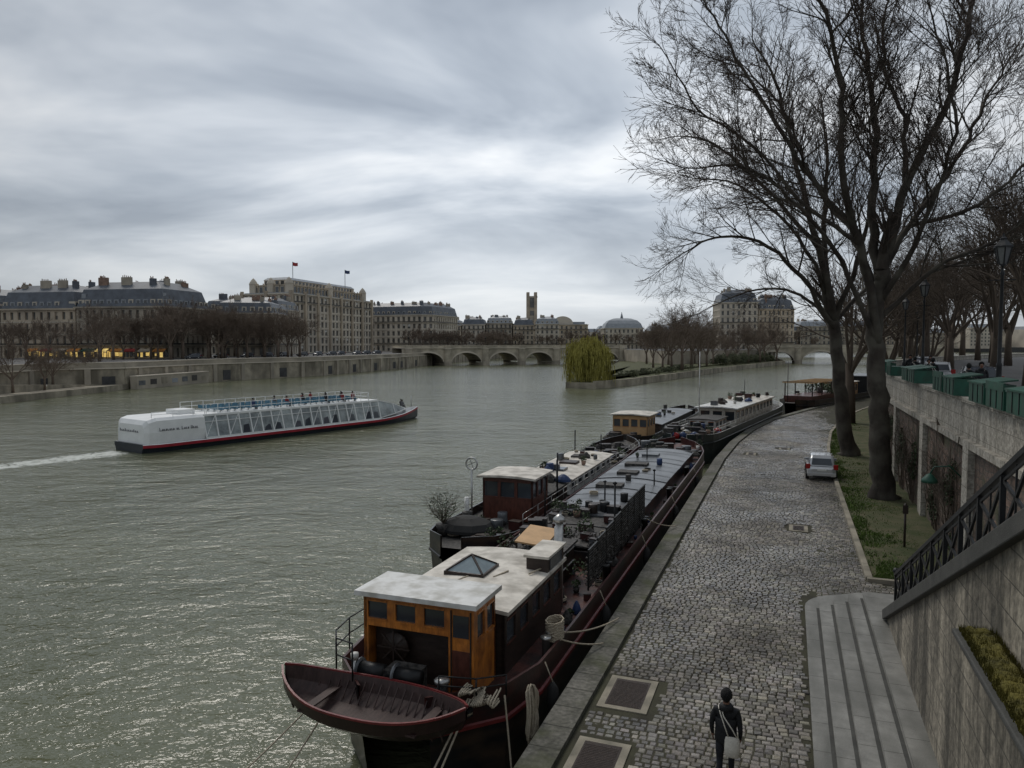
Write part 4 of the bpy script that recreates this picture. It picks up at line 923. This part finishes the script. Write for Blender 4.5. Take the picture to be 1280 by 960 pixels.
steelg2=M('wet_hatch_steel',(.20,.213,.228),.35,.3,.8,.1,5,metal=.2,dirt=((.085,.09,.097),.8))
yy=25.6; kk=0
while yy<50.5:
    dk_=yy<29.5; m=clutter if dk_ else [steelg2,steelg,steelg2,steelg][kk%4]; zb=.95 if dk_ else 1.02; cm=.10 if dk_ else .15
    slab(mb,-1.85,1.85,yy,yy+1.46,zb+rb.uniform(-.02,.02),cm,.05,m,12)
    secs=[[(-1.9+3.8*i/12,y,zb+cm*(1-(2*i/12-1)**2)+.035) for i in range(13)] for y in (yy+1.45,yy+1.5)]
    mb.loft(secs,iron)
    yy+=1.5; kk+=1
mb.box(-1.83,-1.77,25.4,50.8,D,1.0,black_hull); mb.box(1.77,1.83,25.4,50.8,D,1.0,black_hull); mb.box(-1.8,1.8,50.7,50.8,D,1.1,black_hull); mb.box(-1.8,1.8,25.4,25.5,D,.9,black_hull)
for _ in range(60):
    x,y=rb.uniform(-1.7,1.7),rb.uniform(21.2,31.5); gear(mb,x,y,D if y<25.4 else 1.08,1.1)
for _ in range(9): gear(mb,rb.uniform(-1.2,1.2),rb.uniform(31,50),1.14,.8)
for _ in range(24): gear(mb,rb.uniform(1.95,2.15),rb.uniform(16,50),D,.6)
for _ in range(16): leafclump(mb,(rb.uniform(-1.6,1.8),rb.uniform(22,31),rb.uniform(1.1,1.6)),.35,.35,.3,60,.05,rb.choice([plantg,clutter]),rb)
u=22.0
while u<31.5:
    h=1.25+.35*min(1,(u-22)/6)
    mb.beam((2.08,u,.7),(2.08,u,.7+h),.05,.05,iron)
    k=.0
    while k<1.2: mb.beam((2.08,u+k,.75),(2.08,u+k,.68+h),.014,.014,iron); k+=.09
    z=.8
    while z<.68+h: mb.beam((2.08,u,z),(2.08,u+1.2,z),.016,.016,iron); z+=.09
    mb.beam((2.08,u,.7+h),(2.08,u+1.2,.7+h),.05,.04,iron); u+=1.2
for _ in range(40): leafclump(mb,(2.02,rb.uniform(22,31.5),rb.uniform(.8,1.9)),.12,.45,.3,45,.05,clutter,rb)
for x,y,h in [(1.9,26.5,3.2),(-1.9,30,2.6),(0,33,2.0),(1.4,38,1.8),(-.4,46,2.0)]: mb.tube([(x,y,.8),(x,y,h)],.035,8,iron); mb.lathe((x,y,h),[(.07,0),(.09,.05),(.02,.1)],8,iron)
for y in (17.5,24,31,38,45,52):
    for dy in (0,.4): mb.lathe((2.15,y+dy,D),[(.1,0),(.1,.5),(.14,.52),(.14,.58)],10,iron if y>18 else steel)
for _ in range(46): gear(mb,rb.uniform(-1.8,1.8),rb.uniform(51,55),D+rb.choice([0,.3]),1.6)
for y in (36,40,43,47): mb.box(-.9+rb.uniform(-.3,.3),.1,y,y+.9,1.1,1.30,rb.choice([steelg,clutter]))
mb.T=None
mb.make('moored_barge',q=True)
mb=MB(); mb.T=Matrix.Translation((-7.95,13.0,0))@Matrix.Rotation(math.radians(-92),4,'Z')
def dinghy(mb,L_,hb,zb,h,outm,inm,rimm):
    n=22; secs=[]
    for i in range(n+1):
        t=i/n; s=2*t-1; w_=hb*(max(0.0,1-abs(s)**2.4))**.8+.03; w_=max(w_,.04); y=L_*s/2; k=abs(s)**3
        zt=zb+h+(.34 if s<0 else .22)*k; z0=zb+.35*k
        secs.append([(-w_,y,zt),(-w_*.92,y,z0+(zt-z0)*.5),(-w_*.55,y*.97,z0+.06),(0,y*.95,z0),(w_*.55,y*.97,z0+.06),(w_*.92,y,z0+(zt-z0)*.5),(w_,y,zt),
              (w_-.04 if w_>.06 else w_*.6,y,zt),(w_*.84,y*.97,z0+(zt-z0)*.5),(w_*.5,y*.93,z0+.13),(0,y*.92,z0+.1),(-w_*.5,y*.93,z0+.13),(-w_*.84,y*.97,z0+(zt-z0)*.5),(-w_+.04 if w_>.06 else -w_*.6,y,zt)])
    mb.loft(secs,None,closed=True,mats=[outm]*6+[rimm]+[inm]*6+[rimm],smooth=False)
    for i in range(n):
        for s_ in (0,6):
            a=secs[i][s_]; b_=secs[i+1][s_]; mb.beam((a[0],a[1],a[2]),(b_[0],b_[1],b_[2]),.045,.045,rimm)
    for y in (-L_*.28,L_*.3): mb.box(-hb*.78,hb*.78,y-.1,y+.1,zb+h*.6,zb+h*.6+.035,inm)
    for k in range(-9,10):
        y=L_*.045*k; w_=hb*(max(0.0,1-abs(y*2/L_)**2.4))**.8
        for s in (-1,1): mb.beam((s*w_*.5,y,zb+.15),(s*w_*.9,y,zb+h*.85),.02,.03,inm)
dk=M('dinghy_inner_wood',(.050,.030,.027),.6,.35,3,.2,stretch=(6,1,1))
dinghy(mb,4.4,.85,.42,.6,M('dinghy_hull_paint',(.022,.010,.010),.35,.3,2,.1),dk,oxide2); mb.T=None
mb.make('dinghy',q=True)
def sagrope(a,b_,sag,r=.022,name='mooring_rope'):
    mb=MB(); a=Vector(a);b_=Vector(b_); P=[a.lerp(b_,t/14)-Vector((0,0,sag*4*(t/14)*(1-t/14))) for t in range(15)]; mb.tube(P,r,6,rope); mb.make(name,q=True)
sagrope((-6.1,13.9,.9),(-6.3,9.5,-1.5),.15); sagrope((-6.15,13.9,.9),(-6.6,8.8,-1.5),.2); sagrope((-5.6,14.6,.75),(-5.3,14.4,-1.4),.0); sagrope((-9.3,14.2,.8),(-9.6,9,-1.5),.3)
sagrope((-9.5,14.4,.8),(-11.5,9,-1.5),.3,.02)
sagrope((-5.5,17.7,.9),(-4.6,19.5,.15),.1); sagrope((-5.5,18.0,.9),(-4.6,21.5,.15),.15); sagrope((-5.5,31.2,.9),(-4.6,33.5,.15),.1)
mb=MB()
for k in range(16):
    rx=.12+.014*(k%9); P=[(-5.22+.015*(k%5)+.03*math.sin(t),15.05+rx*math.cos(2*math.pi*t/16)+.02*k,.22-.06*(k%4)+(.50+.025*(k%6))*math.sin(2*math.pi*t/16)) for t in range(17)]; mb.tube(P,.022,5,rope,cap=False)
mb.make('rope_coil',q=True)
mb=MB()
for k in range(16):
    P=[(-6.3+.05*k,14.0+.25*math.sin(t*.7+k),.95+.25*math.sin(math.pi*t/8+k*.3)*.5) for t in range(9)]; mb.tube(P,.02,5,rope,cap=False)
for k in range(14):
    a=rb.uniform(0,6); P=[(-5.55+.22*math.cos(t*.8+a),18.1+.35*math.sin(t*.8+a),.72+.035*k) for t in range(9)]; mb.tube(P,.02,5,rope,cap=False)
mb.make('rope_coil',q=True)
for u in (16.5,22,29,37,46):
    mb=MB(); mb.lathe((-5.1,u,-.55),[(.02,0),(.13,.12),(.15,.4),(.13,.7),(.03,.85)],10,rubber); mb.tube([(-5.1,u,.28),(-5.3,u,.75)],.015,5,rope); mb.make('boat_fender',q=True)
mb=MB(); mb.T=Matrix.Translation((-12.0,0,0))
hull(mb,25.5,58,1.85,-2,.3,.65,black_hull,clutter,darkw,bow=.14,stern=.1,rise=.5,srise=.3,sternfill=.2,rim=steelg)
x0,x1,y0,y1=-.95,1.45,31.0,33.2
slab(mb,x0-.2,x1+.2,y0-.25,y1+.2,2.35,.08,.09,cream)
winwall(mb,(x0,y0),(x1,y0),D,2.3,3,mahog,mahog,sill=1.05,top=.2,gap=.14); winwall(mb,(x1,y0),(x1,y1),D,2.3,3,mahog,mahog,sill=1.05,top=.2,gap=.14)
winwall(mb,(x0,y1),(x0,y0),D,2.3,3,mahog,mahog,sill=1.05,top=.2,gap=.14); winwall(mb,(x1,y1),(x0,y1),D,2.3,3,mahog,mahog,sill=1.05,top=.2)
mb.box(-1.3,1.3,33.3,37,D,1.1,darkw); slab(mb,-1.4,1.4,33.4,37,1.12,.1,.05,clutter)
winwall(mb,(1.35,37.5),(1.35,47),D,1.15,7,white_paint,darkw,sill=.3,top=.12,gap=.4); winwall(mb,(-1.35,47),(-1.35,37.5),D,1.15,7,white_paint,darkw,sill=.3,top=.12,gap=.4)
mb.box(-1.35,1.35,37.45,37.5,D,1.15,white_paint); slab(mb,-1.5,1.5,37.4,47.1,1.2,.12,.06,cream)
for y in (39,41.5,44): mb.box(-.5,.5,y,y+.9,1.28,1.42,rb.choice([glassd,darkw,clutter]))
for _ in range(50): gear(mb,rb.uniform(-1.5,1.5),rb.uniform(48,56),D,1.5)
for _ in range(22): gear(mb,rb.uniform(-1.2,1.2),rb.uniform(33.6,36.8),1.22,1.2)
for _ in range(14): gear(mb,rb.uniform(-1.3,1.3),rb.uniform(27,30.6),D,1.2)
for _ in range(16): gear(mb,rb.uniform(-1.2,1.2),rb.uniform(38,47),1.3,.9)
mb.lathe((-.5,28.2,.55),[(1.15,0),(1.15,.12),(.95,.34),(.45,.52),(.03,.58)],9,rubber,False,sx=1.1,sy=.9)
mb.tube([(-1.15,30.2,D),(-1.15,30.2,2.75)],.045,8,steel)
P=[(-1.15+.27*math.cos(t*math.pi/8),30.2,2.98+.27*math.sin(t*math.pi/8)) for t in range(17)]; mb.tube(P,.04,8,steel,cap=False)
for k in range(4): mb.beam((-1.15,30.2,2.98),(-1.15+.27*math.cos(k*math.pi/2+.4),30.2,2.98+.27*math.sin(k*math.pi/2+.4)),.03,.03,steel)
mb.tube([(-1.3,30.0,D),(-1.3,30.0,1.5)],.11,10,white_paint)
for x,y,h in [(1.5,34.6,3.0),(1.2,35.5,2.5),(-1.2,47.5,2.6),(.2,49,2.2)]: mb.tube([(x,y,.5),(x,y,h)],.04,8,iron)
railing(mb,[(1.7,y,.6) for y in range(29,57,2)],.6,steel,.012)
railing(mb,[(-1.7,y,.6) for y in range(29,57,2)],.6,steel,.012)
mb.T=None; mb.make('moored_houseboat',q=True)
mb=MB(); r3=random.Random(8)
mb.lathe((-13.3,27.6,.4),[(.25,0),(.33,.45),(.3,.47)],12,clutter)
for i in range(30):
    grow(mb,Vector((-13.3,27.6,.85)),Vector((r3.uniform(-.7,.7),r3.uniform(-.7,.7),1)).normalized(),.012,r3.uniform(.8,1.6),2,3,r3,[0,0,4,0],.0,barkp,.25,.006)
leafclump(mb,(-13.3,27.6,1.6),.6,.6,.6,380,.035,plantg,r3)
mb.make('potted_plant',q=True)
def placed(base,ang): return Matrix.Translation((base[0],base[1],0))@Matrix.Rotation(ang,4,'Z')
mb=MB(); mb.T=placed((-8.2,60.5),-.155)
hull(mb,0,39,2.25,-2,.45,.85,M('dark_green_hull',(.02,.03,.03),.4,.3,1,.1),clutter,white_paint,bow=.12,stern=.1,rise=.5,rim=white_paint,sternfill=.3)
winwall(mb,(1.75,12.5),(1.75,31),.5,2.2,10,cream,varn,sill=.75,top=.3,gap=.5); winwall(mb,(-1.75,31),(-1.75,12.5),.5,2.2,10,cream,varn,sill=.75,top=.3,gap=.5)
winwall(mb,(-1.75,12.5),(1.75,12.5),.5,2.2,3,cream,mahog,sill=.6,top=.3,gap=.3); mb.box(-1.75,1.75,30.95,31,.5,2.2,cream)
slab(mb,-2.05,2.05,11.8,20,2.3,.12,.1,white_paint); slab(mb,-1.95,1.95,20.3,31.3,2.25,.1,.1,cream)
winwall(mb,(-1.2,7),(1.2,7),.5,1.6,3,white_paint,varn,sill=.4,top=.2,gap=.3); winwall(mb,(1.2,7),(1.2,11),.5,1.6,3,white_paint,varn,sill=.4,top=.2,gap=.3); winwall(mb,(-1.2,11),(-1.2,7),.5,1.6,3,white_paint,varn,sill=.4,top=.2,gap=.3); slab(mb,-1.35,1.35,6.8,11.2,1.62,.08,.06,clutter)
for _ in range(60): gear(mb,rb.uniform(-1.8,1.8),rb.uniform(.9,6.8),.45+rb.choice([0,.35]),1.7)
for _ in range(8): mb.lathe((rb.uniform(-1.8,1.8),rb.uniform(1,6.5),.5),[(.3,0),(.34,.4),(.05,.55)],8,rb.choice([white_paint,redl,tarp]))
for _ in range(22): gear(mb,rb.uniform(-1.5,1.5),rb.uniform(13,30),2.42,1.4)
mb.tube([(-1.2,10.5,.5),(-1.2,10.5,7.6)],[.07,.035],8,white_paint); mb.tube([(.5,22,2.3),(.5,22,4.6)],.03,6,iron)
railing(mb,[(2.05,y,.85) for y in range(3,34,2)],.5,white_paint,.02)
railing(mb,[(-2.05,y,.85) for y in range(3,34,2)],.5,white_paint,.02)
mb.T=None; mb.make('moored_houseboat',q=True)
mb=MB(); mb.T=placed((-12.7,59.5),-.05)
hull(mb,0,30,2.0,-2,.3,.65,black_hull,clutter,darkw,bow=.14,stern=.12,rise=.5,rim=steelg,sternfill=.3)
winwall(mb,(-1.5,3),(1.5,3),.4,2.2,4,tan,varn,sill=.9,top=.3,gap=.2); winwall(mb,(1.5,3),(1.5,6),.4,2.2,3,tan,varn,sill=.9,top=.3,gap=.2); winwall(mb,(-1.5,6),(-1.5,3),.4,2.2,3,tan,varn,sill=.9,top=.3,gap=.2); mb.box(-1.5,1.5,5.95,6,.4,2.2,varn)
slab(mb,-1.75,1.75,2.7,6.3,2.3,.1,.09,cream)
mb.box(-1.6,1.6,8,24,.3,1.0,clutter); slab(mb,-1.7,1.7,7.9,24.1,1.05,.15,.06,steelg)
for _ in range(50): gear(mb,rb.uniform(-1.6,1.6),rb.choice([rb.uniform(.8,3),rb.uniform(6,8),rb.uniform(24,28)]),.3,1.7)
for _ in range(12): gear(mb,rb.uniform(-1.2,1.2),rb.uniform(8,24),1.2,1.2)
mb.T=None; mb.make('moored_houseboat',q=True)
mb=MB(); mb.T=placed((.2,103),-.35)
hull(mb,0,42,2.4,-2,.5,.9,black_hull,clutter,darkw,bow=.12,stern=.1,rise=.5,rim=steelg,sternfill=.3)
mb.box(-1.9,1.9,3,16,.5,1.4,mahog)
for y in (3.2,7,11,15.6):
    for x in (-1.8,1.8): mb.beam((x,y,1.4),(x,y,3.1),.12,.12,darkw)
mb.box(-2,2,3,3.15,3.1,3.3,darkw)
for k in range(10): mb.box(-2.1,2.1,3+k*1.38,3.12+k*1.38,3.1,3.25,tan)
winwall(mb,(1.9,17.5),(1.9,23),.5,2.6,4,tan,varn,sill=.8,top=.3,gap=.25); winwall(mb,(-1.9,17.5),(1.9,17.5),.5,2.6,3,tan,varn,sill=.8,top=.3,gap=.25); winwall(mb,(-1.9,23),(-1.9,17.5),.5,2.6,4,tan,varn,sill=.8,top=.3,gap=.25); slab(mb,-2.1,2.1,17.2,23.3,2.7,.1,.1,cream)
mb.box(-2.1,2.1,27,38,.5,3.2,rubber); mb.box(-2.2,2.2,26.8,38.2,3.2,3.35,steelg)
for _ in range(7): leafclump(mb,(rb.uniform(-1.5,1.8),rb.uniform(10,17),2.0),.8,.8,.8,120,.13,plantg,rb)
for _ in range(30): gear(mb,rb.uniform(-1.8,1.8),rb.uniform(3,26),rb.choice([.5,1.5]),1.8)
mb.tube([(-1,2,.5),(-1,2,6)],.05,6,darkw)
mb.T=None; mb.make('moored_houseboat',q=True)

# ------------------------------------------------------------ people
def person_mesh():
    J=[];E=[];Rr=[]
    def add(p,r,par=None):
        J.append(p);Rr.append(r if isinstance(r,tuple) else (r,r)); i=len(J)-1
        if par is not None:E.append((par,i))
        return i
    pel=add((0,0,.96),(.155,.115)); ab=add((0,.0,1.10),(.15,.11),pel); ch=add((0,.01,1.28),(.18,.125),ab); uc=add((0,0,1.41),(.15,.10),ch); nk=add((0,.0,1.50),(.06,.06),uc); hb=add((0,.02,1.57),(.065,.07),nk); hd=add((0,.025,1.66),(.085,.10),hb); ht=add((0,.02,1.735),(.06,.075),hd)
    for s in (-1,1):
        sh=add((s*.185,0,1.41),(.072,.072),uc); ua=add((s*.235,-.01,1.27),(.062,.062),sh); el=add((s*.262,-.03*s-.02,1.11),(.05,.05),ua); fa=add((s*.262,.04-.03*s,.99),(.045,.045),el); wr=add((s*.255,.09-.04*s,.885),(.032,.032),fa); pm=add((s*.25,.11-.04*s,.82),(.022,.038),wr)
        b=(s*.25,.11-.04*s,.79)
        for k in range(4):
            dy=(k-1.5)*.021; ln=[.06,.07,.066,.05][k]
            f1=add((b[0],b[1]+dy,b[2]-.0),(.0095,.0095),pm); f2=add((b[0]-s*.006,b[1]+dy,b[2]-ln*.55),(.009,.009),f1); add((b[0]-s*.02,b[1]+dy,b[2]-ln),(.0075,.0075),f2)
        t1=add((b[0]-s*.012,b[1]+.045,b[2]+.03),(.010,.010),pm); add((b[0]-s*.02,b[1]+.062,b[2]-.005),(.009,.009),t1)
        st=s*.16
        hp=add((s*.095,0,.88),(.10,.105),pel); th=add((s*.10,st*.35,.68),(.085,.088),hp); kn=add((s*.10,st*.6+.04,.48),(.062,.065),th); cf_=add((s*.10,st*.9-.02,.30),(.058,.062),kn); an=add((s*.10,st*1.1-.04,.10),(.042,.045),cf_); he=add((s*.10,st*1.1-.06,.05),(.042,.042),an); fo=add((s*.105,st*1.1+.06,.045),(.042,.034),he); add((s*.11,st*1.1+.15,.035),(.036,.024),fo)
    me=bpy.data.meshes.new('body'); me.from_pydata(J,E,[]); o=bpy.data.objects.new('body_tmp',me); scene.collection.objects.link(o)
    md=o.modifiers.new('s','SKIN'); md.use_smooth_shade=True
    for i,r in enumerate(Rr): me.skin_vertices[0].data[i].radius=r
    me.skin_vertices[0].data[0].use_root=True
    sb=o.modifiers.new('u','SUBSURF'); sb.levels=2; sb.render_levels=2
    dg=bpy.context.evaluated_depsgraph_get(); ev_=bpy.data.meshes.new_from_object(o.evaluated_get(dg)); bpy.data.objects.remove(o)
    vs=[tuple(v.co) for v in ev_.vertices]
    mb=MB(); mb.v=vs; mb.mats=[jacket,trous,skin,shoe,hairm,canvas]
    for p in ev_.polygons:
        c=p.center; k=1
        if c.z>.86: k=0
        if abs(c.x)>.19 and c.z<.865 and c.z>.6: k=2
        if c.z>1.515: k=2
        if c.z<.1: k=3
        mb.f.append(list(p.vertices)); mb.m.append(k); mb.sm.append(True)
    mb.lathe((0,.0,.80),[(.165,0),(.185,.02),(.19,.12),(.18,.3),(.20,.48)],20,jacket,sx=1.08,sy=.80)
    mb.lathe((0,-.01,1.44),[(.15,0),(.125,.07),(.10,.10)],16,jacket,sx=1,sy=.95)
    r_=random.Random(5); n=18
    vs=[];fs=[]
    for i in range(11):
        for j in range(n):
            ph=math.pi*(i+.5)/11.5; t=2*math.pi*j/n; k=1+.05*r_.random()
            x=.108*math.sin(ph)*math.cos(t)*k; y=.118*math.sin(ph)*math.sin(t)*k; z=.135*math.cos(ph)*k
            if y>.045 and z<.055: y=.045
            if z<-.06: x*=.85
            vs.append((x,y+.005,1.70+z))
    for i in range(10):
        for j in range(n): fs.append((i*n+j,i*n+(j+1)%n,(i+1)*n+(j+1)%n,(i+1)*n+j))
    fs+=[tuple(range(n)),tuple(range(11*n-1,10*n-1,-1))]
    mb.add(vs,fs,hairm,True)
    for s in (-1,1):
        mb.lathe((s*.098,.01,1.635),[(.008,0),(.018,.02),(.018,.045),(.008,.06)],8,skin,sx=.6); mb.lathe((s*.032,.118,1.655),[(.004,0),(.011,.006),(.004,.014)],8,hairm)
    mb.tube([(0,.115,1.665),(0,.138,1.635),(0,.118,1.625)],[.008,.014,.008],6,skin); mb.tube([(-.025,.112,1.60),(.025,.112,1.60)],.006,6,redl)
    return mb
mb=person_mesh()
secs=[]
for z,wd,th in [(.62,.13,.03),(.66,.17,.065),(.80,.18,.075),(.93,.17,.05),(1.0,.15,.02)]:
    secs.append([(.16+math.cos(t*math.pi/6)*wd*.8-.03,-.19+math.sin(t*math.pi/6)*th,z) for t in range(12)])
mb.loft(secs,canvas,closed=True,caps=True,smooth=True)
mb.tube([(.06,-.19,.99),(-.02,-.17,1.2),(-.10,-.12,1.40),(-.14,-.02,1.49),(-.10,.10,1.42)],.012,6,canvas); mb.tube([(.22,-.19,.99),(.12,-.18,1.15),(-.03,-.16,1.35),(-.10,-.05,1.50)],.012,6,canvas)
pm=mb.make('walking_person',q=True,loc=(0,0,0))
w_=q2w(-.98,14.2); pm.location=(w_[0],w_[1],.01)
for k,(v,u) in enumerate([(7.7,39),(8.4,40),(7.6,47.5),(7.8,50),(7.7,54.5),(8.3,61),(9.2,68),(9.6,61)]): inst(pm,'walking_person',(v,u,5.6),math.pi if k%2 else 0,1.0+.03*(k%3),True)
inst(pm,'walking_person',(-88,140,-.35),1,1)

# ------------------------------------------------------------ tour boat
tb_w=M('tour_boat_white',(.80,.81,.80),.35,.06,1,0); tb_r=M('tour_boat_red',(.34,.02,.035),.4,.2,1,0); tb_g=M('tour_boat_glass',(.15,.18,.18),.1,.5,.5,0,spec=.9,col2=(.40,.44,.43)); seatb=M('blue_seats',(.05,.15,.22),.5,.3,2,0); letter=M('dark_lettering',(.07,.07,.085),.6,.1,2,0)
mb=MB(); ang=-math.atan2(TBD[0],TBD[1]); mb.T=Matrix.Translation((TB0[0],TB0[1],0))@Matrix.Rotation(ang,4,'Z')
LT=38.5; secs=[]
for i in range(31):
    t=i/30; w_=3.0
    if t<.06: w_=3*(.82+.18*math.sqrt(max(0,1-(1-t/.06)**2)))
    if t>.72: w_=3*max(.03,(1-((t-.72)/.28)**2.1))
    y=LT*t; g=-.72+.75*max(0,(t-.7)/.3)**2
    secs.append([(-w_*.85,y-1.2*max(0,(t-.8)/.2),-2),(-w_*.96,y,W+.25),(-w_-.03,y,g-.34),(-w_-.06,y,g-.32),(-w_-.06,y,g-.06),(-w_,y,g),(w_,y,g),(w_+.06,y,g-.06),(w_+.06,y,g-.32),(w_+.03,y,g-.34),(w_*.96,y,W+.25),(w_*.85,y-1.2*max(0,(t-.8)/.2),-2)])
bl=M('tour_boat_navy',(.025,.03,.04),.4,.2,1,0)
mb.loft(secs,None,closed=True,mats=[bl,bl,tb_r,tb_r,tb_w,steelg,tb_w,tb_r,tb_r,bl,bl,bl],caps=True)
secs=[]
for y,w_,z in [(.25,2.2,1.0),(.5,2.6,1.4),(1.2,2.75,1.6),(5.2,2.75,1.62),(6.0,2.6,1.55)]:
    secs.append([(-w_-.1,y,-.74),(-w_-.12,y,.3),(-w_,y,z-.25),(-w_+.3,y,z),(w_-.3,y,z),(w_,y,z-.25),(w_+.12,y,.3),(w_+.1,y,-.74)])
mb.loft(secs,tb_w,caps=True,closed=True,smooth=False)
lw=[.2,.12,.12,.08,.14,.12,.1,.14,.0,.12,.12,.0,.18,.14,.12,.1,.0,.18,.12,.14,.12]; yy=1.35
for k,wk in enumerate(lw):
    if wk:
        hh=.30 if k in (0,12,17) else .18; mb.box(2.90,2.925,yy,yy+.04,.42,.42+hh,letter); mb.box(2.90,2.925,yy,yy+wk,.42,.455,letter)
        if k%2: mb.box(2.90,2.925,yy+wk-.04,yy+wk,.42,.42+hh*.9,letter)
    yy+=max(wk,.1)+.055
for k in range(11): mb.box(-1.85+k*.3,-1.85+k*.3+.05,.2,.24,.3,.3+.24*(1 if k in(0,3,8) else .65),letter); mb.box(-1.85+k*.3,-1.85+k*.3+.17,.2,.24,.3,.34,letter)
gy0,gy1=6.0,29.0
def gp(s,y,z):
    t=(z+.7)/2.2; return (s*(2.88-.6*t),y,z)
for s in (-1,1):
    mb.add([gp(s,gy0,-.7),gp(s,gy1,-.7),gp(s,gy1,1.45),gp(s,gy0,1.45)],[(0,1,2,3)],tb_g)
    n=18
    for i in range(n+1):
        y=gy0+(gy1-gy0)*i/n; a=gp(s,y,-.7);b_=gp(s,y,1.5); mb.beam((a[0]+s*.04,a[1],a[2]),(b_[0]+s*.04,b_[1],b_[2]),.13,.1,tb_w)
        if i<n:
            y2=y+(gy1-gy0)/n; c=gp(s,y,.85); e=gp(s,y2,.85); mb.beam((c[0]+s*.04,c[1],c[2]),(e[0]+s*.04,e[1],e[2]),.06,.06,tb_w)
            if i%2==0: c=gp(s,y,-.6); e=gp(s,y2,1.4); mb.beam((c[0]+s*.04,c[1],c[2]),(e[0]+s*.04,e[1],e[2]),.05,.05,tb_w)
            if rb.random()<.75: mb.add([(gp(s,y+.2,-.55)[0]+s*.012,y+.2,-.55),(gp(s,y2-.2,-.55)[0]+s*.012,y2-.2,-.55),(gp(s,y2-.3,.1)[0]+s*.012,y2-.3,rb.uniform(.05,.35)),(gp(s,y+.4,.1)[0]+s*.012,y+.4,rb.uniform(0,.3))],[(0,1,2,3)],rb.choice([letter,bl,steelg]))
    for z in (-.68,1.45): a=gp(s,gy0,z);b_=gp(s,gy1,z); mb.beam((a[0]+s*.05,a[1],z),(b_[0]+s*.05,b_[1],z),.12,.2,tb_w)
mb.box(-2.3,2.3,gy0,gy1,1.46,1.58,tb_w)
fr=[(29,2.3,1.5,2.85),(32,1.9,.9,2.35),(34.8,1.2,.15,1.4)]
secs=[[(-wb,y,-.6+.3*k),(-w_,y,z),(w_,y,z),(wb,y,-.6+.3*k)] for k,(y,w_,z,wb) in enumerate(fr)]
mb.loft(secs,tb_g)
for k in range(2):
    for j in range(4): mb.beam(secs[k][j],secs[k+1][j],.1,.1,tb_w)
for sc in secs:
    for j in range(3): mb.beam(sc[j],sc[j+1],.09,.09,tb_w)
for i in range(24):
    y=8.2+i*.8
    if y>26: break
    for x in (-1.6,-.55,.55,1.6): mb.box(x-.4,x+.4,y,y+.3,1.8,1.88,seatb); mb.box(x-.4,x+.4,y-.03,y+.02,1.86,2.15,seatb); mb.box(x-.03,x+.03,y+.1,y+.16,1.58,1.8,steel)
railing(mb,[(2.25,6.4+i*1.25,1.55) for i in range(18)],.95,tb_w,.03); railing(mb,[(-2.25,6.4+i*1.25,1.55) for i in range(18)],.95,tb_w,.03); railing(mb,[(-2.2,27.6,1.55),(0,27.6,1.55),(2.2,27.6,1.55)],.95,tb_w,.03)
railing(mb,[(2.2,1,1.6),(2.3,3,1.6),(2.3,5,1.6),(2.3,6.2,1.6)],.5,tb_w,.03)
mb.box(-1.0,1.0,4.2,6.0,1.6,2.05,tb_w)
mb.tube([(0,37.4,.0),(0,37.4,1.5)],.04,6,steel)
mb.T=None
mb.make('tour_boat')
cloth=[M('coat_%d'%i,c,.8,.2,4,0) for i,c in enumerate([(.02,.02,.025),(.25,.03,.03),(.04,.06,.14),(.12,.12,.13)])]
def seated(x,y,z,rz,mat):
    m=MB()
    m.lathe((0,0,.42),[(.17,0),(.18,.1),(.15,.3),(.19,.5),(.15,.6),(.05,.66)],12,mat,sx=1.1,sy=.7)
    m.lathe((0,.01,1.07),[(.04,0),(.075,.06),(.088,.13),(.08,.2),(.03,.25)],10,skin); m.lathe((0,-.012,1.16),[(.09,0),(.096,.06),(.085,.13),(.03,.17)],10,hairm)
    for s in (-1,1):
        m.tube([(s*.2,0,.98),(s*.26,.03,.75),(s*.2,.22,.62)],[.06,.05,.035],7,mat); m.tube([(s*.09,0,.47),(s*.1,.4,.48),(s*.1,.42,.05)],[.09,.07,.05],7,trous); m.tube([(s*.1,.4,.04),(s*.1,.56,.03)],[.045,.04],6,shoe)
    o=m.make('seated_passenger',loc=(0,0,0)); T=Matrix.Translation((TB0[0],TB0[1],0))@Matrix.Rotation(ang,4,'Z'); p=T@Vector((x,y,z)); o.location=p; o.rotation_euler=(0,0,ang+rz)
for x,y in [(1.6,12),(.55,15.4),(1.6,21.6),(.55,22.4),(1.6,24),(-.55,20),(1.6,25.6),(.5,24.8),(1.6,16.2),(-1.6,22),(.55,19.2)]: seated(x,y+.1,1.45,0,rb.choice(cloth))
for x,y in [(.3,35.4),(-.4,35.9)]: seated(x,y,-.2,0,rb.choice(cloth))
print('faces',sum(len(m.polygons) for m in bpy.data.meshes))
